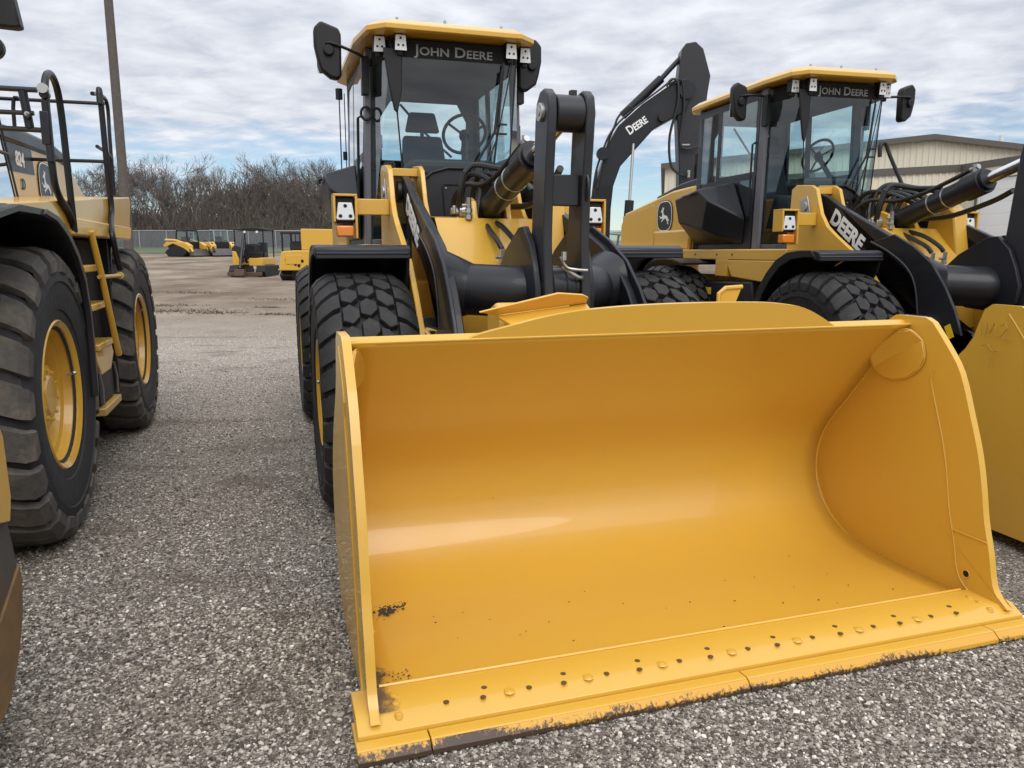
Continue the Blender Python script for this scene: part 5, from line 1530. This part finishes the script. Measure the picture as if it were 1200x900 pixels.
def yellow_carrier():
    T = thing('tracked_dumper', 'yellow tracked machine with a tall plain yellow box, just left of the near loader', 'tracked dumper', (-9.0, 33, gz(33)), R(-4))
    crawler(T, -1.0, .2, .5, 3.0, .5, 0); crawler(T, 1.3, .2, .5, 3.0, .5, 0)
    mb = MB(); mb.prism([(-1.0, .45), (-.92, .55), (-.80, 1.25), (-.2, 1.30), (2.4, 1.30), (2.4, .6), (.6, .6), (.4, .45)], 0, 2.2, 'y')
    b = obj('body', mb, YEL, T, bevel=.04)
    mb = MB()
    for k, (x, z) in enumerate(((-.5, .75), (-.2, .7), (.1, .85), (-.6, .9), (.3, .62), (-.05, .65))):
        mb.cyl((x, -.01, z), (x, .005, z), .05 + .01 * (k % 3), seg=10)
    obj('port', mb, HOLE, b)
    mb = MB(); mb.prism([(-.62, .72), (.05, .72), (.05, 1.1), (-.62, 1.1)], -.02, .01, 'y')
    obj('hatch', mb, YEL, b, bevel=.01)
    mb = MB(); mb.prism([(.05, 1.31), (2.6, 1.31), (2.7, 2.15), (.05, 2.20)], .1, 1.9, 'y')
    obj('box_body', mb, YEL, T, bevel=.03)
    mb = MB()
    for x in (-.95, .02):
        for y in (.6, 1.7): mb.cyl((x, y, 1.25), (x, y, 2.02), .04, seg=8)
    mb.box(-1.0, .05, .55, 1.75, 2.0, 2.07)
    for x in (-.75, -.55, -.35, -.15): mb.cyl((x, 1.7, 1.3), (x, 1.7, 2.0), .02, seg=6)
    obj('guard_frame', mb, PLAST, T)
    mb = MB(); mb.box(-.75, -.1, .9, 1.3, 1.3, 1.68)
    obj('seat', mb, GREY, T, bevel=.06)
yellow_carrier()

def track_loader(label, loc, rz, arms, cabm):
    T = thing('track_loader', label, 'track loader', loc, rz, 'small track loaders standing at the back of the yard')
    for s in (-1, 1):
        mb = MB(); mb.prism([(-1.1, .25), (-.8, 0), (1.0, 0), (1.35, .30), (1.15, .50), (.2, .92), (-.2, .80), (-.95, .50)], s * .55, s * .95)
        obj('crawler_track', mb, PLAST, T, bevel=.04)
        mb = MB(); mb.prism([(-1.5, .30), (-1.5, .85), (-.9, 1.12), (1.1, 1.12), (1.45, .9), (1.35, .72), (.3, 1.0), (-.9, .62)], s * .56, s * .97)
        obj('side_panel', mb, YEL, T, bevel=.03)
        mb = MB(); mb.tube([(1.3, 1.35), (1.3, 1.35)] and [(s * .80, 1.35, 1.3), (s * .80, .2, 1.25), (s * .80, -1.2, .95), (s * .80, -1.75, .35)], .09, 8)
        obj('lift_arm', mb, arms, T)
    mb = MB(); mb.box(-.55, .55, -.9, 1.4, .35, 1.15)
    obj('body', mb, PLAST, T, bevel=.05)
    mb = MB()
    for x in (-.52, .52):
        mb.tube([(x, -.85, 1.1), (x, -.75, 1.95), (x, .35, 2.05), (x, .5, 1.1)], .06, 8)
    mb.box(-.55, .55, -.75, .4, 1.98, 2.06)
    c = obj('cab_frame', mb, cabm, T, bevel=.02)
    mb = MB(); mb.add([(-.5, -.8, 1.1), (.5, -.8, 1.1), (.5, -.74, 1.95), (-.5, -.74, 1.95)], [(0, 1, 2, 3)]); mb.add([(-.52, .3, 1.1), (-.52, -.75, 1.1), (-.52, -.7, 1.95), (-.52, .3, 1.95)], [(0, 1, 2, 3)])
    obj('pane', mb, GLASS, c, smooth=False)
    mb = MB(); mb.box(-.28, .28, -.2, .2, .9, 1.55)
    obj('seat', mb, SEAT, T, bevel=.06)
    mb = MB(); mb.prism([(-2.0, .05), (-1.55, .05), (-1.45, .55), (-1.55, .60), (-1.75, .25), (-2.0, .10)], -.95, .95)
    obj('bucket', mb, WEARS, T, bevel=.01)
TEAL = mat('pale green cab paint', (.22, .30, .28), .5)
track_loader('leftmost small track loader by the far fence, bright yellow track panels', (-25.9, 62, gz(62)), R(62), YEL, PLAST)
track_loader('small track loader with a pale green cab frame, beside the yellow panelled one', (-23.6, 62.8, gz(62.8)), R(35), BLK, TEAL)
track_loader('pale green cabbed track loader glimpsed between the raised black boom and the deer emblem hood', (4.15, 31, gz(31)), R(40), BLK, TEAL)
T = thing('attachment_rack', 'low heap of orange and dark attachments between the track loader and the mini excavator', 'attachment', (-20.8, 61, gz(61)))
for i, (x, m_) in enumerate(((-.6, BLK), (.2, mat('orange implement', (.5, .15, .03), .5)), (1.0, BLK))):
    mb = MB(); mb.prism([(-.5, .02), (.5, .02), (.45, .5), (.1, .95 - .2 * i), (-.4, .6)], x - .35, x + .35)
    obj('implement', mb, m_, T, bevel=.03)
T = thing('yellow_implement', 'flat yellow implement on the ground beyond the mini excavator', 'attachment', (-13.2, 52, gz(52)))
mb = MB(); mb.prism([(-1.0, .05), (1.0, .05), (.9, .35), (.2, .5), (-.8, .4)], -.9, .8, 'x'); obj('frame', mb, YEL, T, bevel=.03)
mb = MB(); mb.box(.85, 1.8, -.4, .5, .05, .8); obj('hopper', mb, mat('red implement', (.22, .04, .03), .5), T, bevel=.05)

# ------------------------------------------------------------------ fence, pole, grass
def fence():
    T = thing('chain_link_fence', 'long chain-link fence along the back of the yard in front of the trees', 'fence', (0, 86, gz(86)))
    post = MB().cyl((0, 0, 0), (0, 0, 1.95), .045, seg=8)
    me = None
    gal = mat('galvanised pipe', (.38, .39, .40), .5, metal=.3)
    for k in range(34):
        x = -80 + k * 3.0
        if me is None:
            o = obj('post', post, gal, T); me = o.data
        else:
            o = bpy.data.objects.new('post', me); COL.objects.link(o); o.parent = T
        o.location = (x, 0, 0)
    mb = MB(); mb.cyl((-80, 0, 1.93), (20, 0, 1.93), .04, seg=8)
    obj('top_rail', mb, gal, T)
    m = bpy.data.materials.new('chain link mesh'); m.use_nodes = True
    nt = m.node_tree; b = nt.nodes['Principled BSDF']; b.inputs['Base Color'].default_value = (.22, .24, .27, 1); b.inputs['Alpha'].default_value = .42; b.inputs['Roughness'].default_value = .6
    mb = MB(); mb.add([(-80, .02, .03), (20, .02, .03), (20, .02, 1.9), (-80, .02, 1.9)], [(0, 1, 2, 3)])
    obj('wire_mesh', mb, m, T, smooth=False)
fence()
mb = MB(); mb.add([(-90, 66, gz(66) + .03), (10, 72, gz(72) + .03), (10, 110, gz(110) + .03), (-90, 110, gz(110) + .03)], [(0, 1, 2, 3)])
o = obj('grass', mb, mat('winter grass', (.085, .105, .045), .95, vary=[(.3, .7, (.16, .14, .08)), (2, .5, (.06, .08, .03))]), None, smooth=False)
tag(o, 'strip of dull winter grass along the far fence', 'grass', kind='stuff')
# dry weed tufts in the yard
rnd = random.Random(11)
mb = MB()
for (cx, cy, sp, n) in ((-9.0, 21, .7, 90), (-8.0, 20.5, .5, 60), (-7.0, 22.0, .3, 30), (-10.2, 22.5, .5, 50), (-6.2, 20.2, .3, 40), (-11, 27, .6, 40), (-5.4, 20.0, .25, 26), (-7.6, 24.5, .5, 30)):
    for k in range(n * 3):
        x, y = cx + rnd.gauss(0, sp), cy + rnd.gauss(0, sp * .35); z = gz(y); h = rnd.uniform(.02, .06); a = rnd.uniform(0, 6.3); w = .02
        mb.add([(x - w * math.cos(a), y - w * math.sin(a), z), (x + w * math.cos(a), y + w * math.sin(a), z), (x + rnd.gauss(0, .05), y + rnd.gauss(0, .05), z + h)], [(0, 1, 2)])
o = obj('weeds', mb, mat('dry weeds', (.13, .105, .06), .95), None, smooth=False)
tag(o, 'sparse dry weeds in the middle of the yard', 'weeds', kind='stuff')

T = thing('utility_pole', 'tall weathered pole rising behind the railings of the left loader', 'pole', (-13.75, 28, gz(28)))
mb = MB(); mb.cyl((0, 0, 0), (0, 0, 14), .17, .13, seg=20)
obj('shaft', mb, mat('weathered wood pole', (.10, .085, .075), .9, vary=(8, .5, (.17, .15, .13)), bump=(20, .6)), T)

# ------------------------------------------------------------------ building
RIB = mat('beige ribbed metal', (.66, .61, .49), .6)
BRN = mat('brown roof trim', (.10, .085, .075), .5)
def ribwall(mb, P, Q, z0, ztop, n):
    """ribbed sheet between two ground points; ztop(t) gives the top edge"""
    P, Q = Vector(P), Vector(Q); d = (Q - P); nrm = Vector((d.y, -d.x, 0)).normalized() * .04
    vs = []; fs = []
    for i in range(n + 1):
        t0 = i / n
        for k, (dt, o) in enumerate(((0, 0), (.55 / n, 0), (.68 / n, 1), (.87 / n, 1))):
            t = min(1, t0 + dt); p = P + d * t + nrm * o
            vs += [(p.x, p.y, z0), (p.x, p.y, ztop(t))]
    m = len(vs) // 2
    for i in range(m - 1): fs.append((2 * i, 2 * i + 2, 2 * i + 3, 2 * i + 1))
    mb.add(vs, fs)
def building():
    T = thing('metal_warehouse', 'large beige metal warehouse with brown roof trim and a wide white door', 'warehouse')
    u = Vector((-.982, .19, 0)); w = Vector((.19, .982, 0))
    pk = Vector((23.7, 45, 0)); zp = 8.1; Hw = 14.7; sl = .086; sr = .145
    Lp, Rp = pk + u * Hw, pk - u * Hw
    mb = MB(); ribwall(mb, Lp, Rp, .3, lambda t: zp - (.5 - t) * 2 * Hw * sl if t < .5 else zp - (t - .5) * 2 * Hw * sr, 90)
    obj('gable_wall', mb, RIB, T, smooth=False)
    mb = MB(); ribwall(mb, Lp + w * 30, Lp, .3, lambda t: zp - Hw * sl, 70)
    obj('side_wall', mb, RIB, T, smooth=False)
    mb = MB()
    for s in (-1, 1):
        e = pk + u * Hw * s * 1.02; ze = zp - Hw * (sl if s > 0 else sr) * 1.02
        f = -w * .35
        A = [(pk + f) + Vector((0, 0, zp + .10)), e + f + Vector((0, 0, ze + .10)), e + w * 30 + Vector((0, 0, ze + .10)), pk + w * 30 + Vector((0, 0, zp + .1))]
        mb.loft(A, [q - Vector((0, 0, .12)) for q in A])
    r = obj('roof', mb, BRN, T, smooth=False)
    for s in (-1, 1):
        e = pk + u * Hw * s * 1.02; ze = zp - Hw * (sl if s > 0 else sr) * 1.02
        A = [pk - w * .38 + Vector((0, 0, zp - .16)), e - w * .38 + Vector((0, 0, ze - .16)), e - w * .38 + Vector((0, 0, ze + .14)), pk - w * .38 + Vector((0, 0, zp + .14))]
        mb = MB(); mb.loft(A, [q + w * .06 for q in A]); obj('rake_trim', mb, BRN, r, smooth=False)
    for x, h in ((3.2, .35), (-5.2, .3)):
        p = pk + u * x; mb = MB(); mb.cyl((p.x, p.y + 3, zp - .3), (p.x, p.y + 3, zp + h + .1), .12, seg=10); obj('roof_vent', mb, mat('white paint', (.7, .7, .68), .5), r)
    # lower annex in front
    c = Vector((18.7, 33, 0)); zc = 5.12
    a2 = c + Vector((-.989, -.147, 0)) * 9; b2 = c + Vector((.19, -.98, 0)) * 14
    d1 = Vector((.147, -.989, 0))
    mb = MB(); ribwall(mb, a2, c, .2, lambda t: zc - .065 * 9 * (1 - t), 30); obj('annex_end_wall', mb, RIB, T, smooth=False)
    e2 = c + d1 * 14
    mb = MB(); ribwall(mb, c, c + d1 * 1.15, .2, lambda t: zc, 4); ribwall(mb, c + d1 * 5.35, e2, .2, lambda t: zc, 28)
    obj('annex_front_wall', mb, RIB, T, smooth=False)
    mb = MB(); P = c + d1 * 1.15; Q = c + d1 * 5.35; nn = Vector((-.04, -.006, 0))
    A = [P + Vector((0, 0, 4.62)), Q + Vector((0, 0, 4.62)), Q + Vector((0, 0, zc)), P + Vector((0, 0, zc))]
    mb.loft(A, [q + nn for q in A]); obj('door_header', mb, RIB, T, smooth=False)
    dp = MB(); nd = 9
    dr = None
    wht = mat('white door panel', (.78, .79, .80), .45)
    for k in range(nd):
        za, zb_ = .45 + k * (4.60 - .45) / nd + .01, .45 + (k + 1) * (4.60 - .45) / nd - .01
        A = [P + Vector((.05, .01, za)), Q + Vector((.05, .01, za)), Q + Vector((.05, .01, zb_)), P + Vector((.05, .01, zb_))]
        mb = MB(); mb.loft(A, [q + Vector((.05, 0, 0)) for q in A])
        if dr is None: dr = obj('roller_door', mb, wht, T, bevel=.01, smooth=False)
        else: obj('panel', mb, wht, dr, bevel=.01, smooth=False)
    mb = MB(); A = [a2 + Vector((.015, -.1, zc - .585 - .08)), c + Vector((-.06, -.1, zc - .08)), c + Vector((-.06, -.1, zc + .20)), a2 + Vector((.015, -.1, zc - .585 + .20))]
    mb.loft(A, [q + w * .08 for q in A]); obj('annex_rake_trim', mb, BRN, T, smooth=False)
    mb = MB(); A = [c + Vector((-.08, 0, zc - .08)), e2 + Vector((-.08, 0, zc - .08)), e2 + Vector((-.08, 0, zc + .20)), c + Vector((-.08, 0, zc + .20))]
    mb.loft(A, [q + Vector((.10, 0, 0)) for q in A]); obj('annex_eave_trim', mb, BRN, T, smooth=False)
    mb = MB(); A = [a2 + Vector((0, 0, zc - .585 + .15)), c + Vector((0, 0, zc + .15)), c + Vector((8, 1, zc + .5)), a2 + Vector((2, 9, zc + .3))]
    mb.add([a2 + Vector((0, 0, zc - .585 + .10)), c + Vector((0, 0, zc + .10)), e2 + Vector((0, 0, zc + .10)), e2 + Vector((12, 2, zc + .10)), c + Vector((12, 2, zc + .10)), a2 + w * 8 + Vector((0, 0, zc - .5))], [(0, 1, 4, 5), (1, 2, 3, 4)])
    obj('annex_roof', mb, BRN, T, smooth=False)
    mb = MB(); p = P + Vector((-.08, .08, 0)); mb.cyl((p.x, p.y, .3), (p.x, p.y, 4.6), .05, seg=8)
    obj('downpipe', mb, BRN, T)
building()

# ------------------------------------------------------------------ bare winter trees
BARK = mat('winter bark', (.10, .084, .073), .95, vary=(1.5, .5, (.14, .12, .105)))
TWIG = mat('winter twigs', (.125, .100, .086), .95)
def tree_meshes(seed, height):
    rnd = random.Random(seed)
    tr, cr = MB(), MB()
    def grow(mbx, p, d, length, r, depth):
        n = 3 if depth < 3 else 2
        pts = [p]; q = p.copy(); dd = d.copy()
        for i in range(n):
            dd = (dd + Vector((rnd.gauss(0, .14), rnd.gauss(0, .14), rnd.gauss(.04, .08)))).normalized()
            q = q + dd * length / n; pts.append(q.copy())
        r1 = r * .62
        mbx.tube(pts, [r + (r1 - r) * i / n for i in range(n + 1)], 5 if depth == 0 else 3)
        if depth >= 6: return
        k = rnd.choice((2, 3, 3)) if depth < 4 else rnd.choice((3, 4))
        for i in range(k):
            a = rnd.uniform(.25, .75); ax = dd.orthogonal().normalized(); ax.rotate(Matrix.Rotation(rnd.uniform(0, 6.28), 4, dd).to_quaternion())
            nd = (dd * math.cos(a) + ax * math.sin(a)).normalized()
            nd = (nd + Vector((0, 0, .12))).normalized()
            t = rnd.uniform(.55, 1.0) if i else 1.0
            idx = min(n, int(t * n + .5))
            grow(cr if depth >= 0 else mbx, pts[idx], nd, length * rnd.uniform(.62, .85), max(r1 * rnd.uniform(.6, .85), .013), depth + 1)
    forks = rnd.choice((1, 1, 2))
    for f in range(forks):
        grow(tr, Vector((rnd.gauss(0, .15), rnd.gauss(0, .15), -.1)), Vector((rnd.gauss(0, .12) + (f - .5) * .3 * (forks - 1), rnd.gauss(0, .1), 1)).normalized(), height * .25, .13, 0)
    return tr, cr
variants = []
for k in range(6):
    tr, cr = tree_meshes(20 + k, 12.0)
    T = thing('bare_tree', 'bare winter tree in the thicket behind the chain-link fence', 'tree', group='bare trees behind the fence')
    obj('trunk', tr, BARK, T, smooth=False); obj('crown', cr, TWIG, T, smooth=False)
    variants.append(T)
rnd = random.Random(5)
spots = []
for k in range(50):
    x = -68 + k * .98 + rnd.uniform(-.6, .6)
    spots.append((x, rnd.uniform(90, 104)))
for i, (x, y) in enumerate(spots):
    o = variants[i] if i < 6 else copy_tree(variants[i % 6])
    s = rnd.uniform(.80, 1.12) * (1.0 if x < -52 else 1.02)
    o.location = (x, y, gz(y)); o.rotation_euler = (0, 0, rnd.uniform(0, 6.28)); o.scale = (s * 1.1, s * 1.1, s)
mb = MB()
for k in range(60000):
    x = rnd.uniform(-85, -16); y = rnd.uniform(88, 112); z = gz(y)
    h = abs(rnd.gauss(0, 1)) * 2.3 + 1.2
    h = min(h, 6.2) * (1.0 if x > -37 else .6) * (.85 + .15 * math.sin(x * .6))
    zz = z + rnd.uniform(0, h)
    dx, dy = rnd.gauss(0, .5), rnd.gauss(0, .4); l = rnd.uniform(.6, 1.7); w = rnd.uniform(.014, .045)
    mb.add([(x - w, y, zz), (x + w, y, zz), (x + dx * l * .6, y + dy, zz + l)], [(0, 1, 2)])
o = obj('brush', mb, mat('brush twigs', (.088, .070, .057), .95), None, smooth=False)
tag(o, 'dense tangle of brown winter brush under the bare trees', 'brush', kind='stuff')
# a hazy wooded rise closing the view behind the trees
mb = MB()
for k in range(26000):
    x = rnd.uniform(-110, -20); y = rnd.uniform(108, 125); z = 2.8
    h = (6.4 if x > -48 else 4.6) + 1.2 * math.sin(x * .13) + rnd.gauss(0, .6)
    zz = z + rnd.uniform(0, h); w = rnd.uniform(.05, .12); l = rnd.uniform(.8, 2.0)
    mb.add([(x - w, y, zz), (x + w, y, zz), (x + rnd.gauss(0, .6), y, zz + l)], [(0, 1, 2)])
o = obj('woodland', mb, mat('far twigs', (.125, .100, .088), .95), None, smooth=False)
tag(o, 'far brown woodland closing the view behind the fence trees', 'woodland', kind='stuff')
# chalked yard marks on the far loader's bucket side
for c in children(far):
    if c.name.startswith('bucket'):
        mb = MB(); X = -1.5285
        def st(pts): mb.tube([(X, y, z) for y, z in pts], .0035, 5)
        st([(.93, 1.20), (.93, 1.29)]); st([(.90, 1.20), (.89, 1.29), (.87, 1.22), (.84, 1.29), (.83, 1.20)]); st([(.80, 1.27), (.77, 1.29), (.75, 1.26), (.80, 1.20), (.74, 1.20)])
        st([(.92, 1.14), (.88, 1.15), (.84, 1.11), (.80, 1.12)]); st([(.87, 1.06), (.85, 1.07), (.85, 1.01)])
        mk = obj('chalk_mark', mb, mat('faded marker', (.44, .25, .035), .7), c)
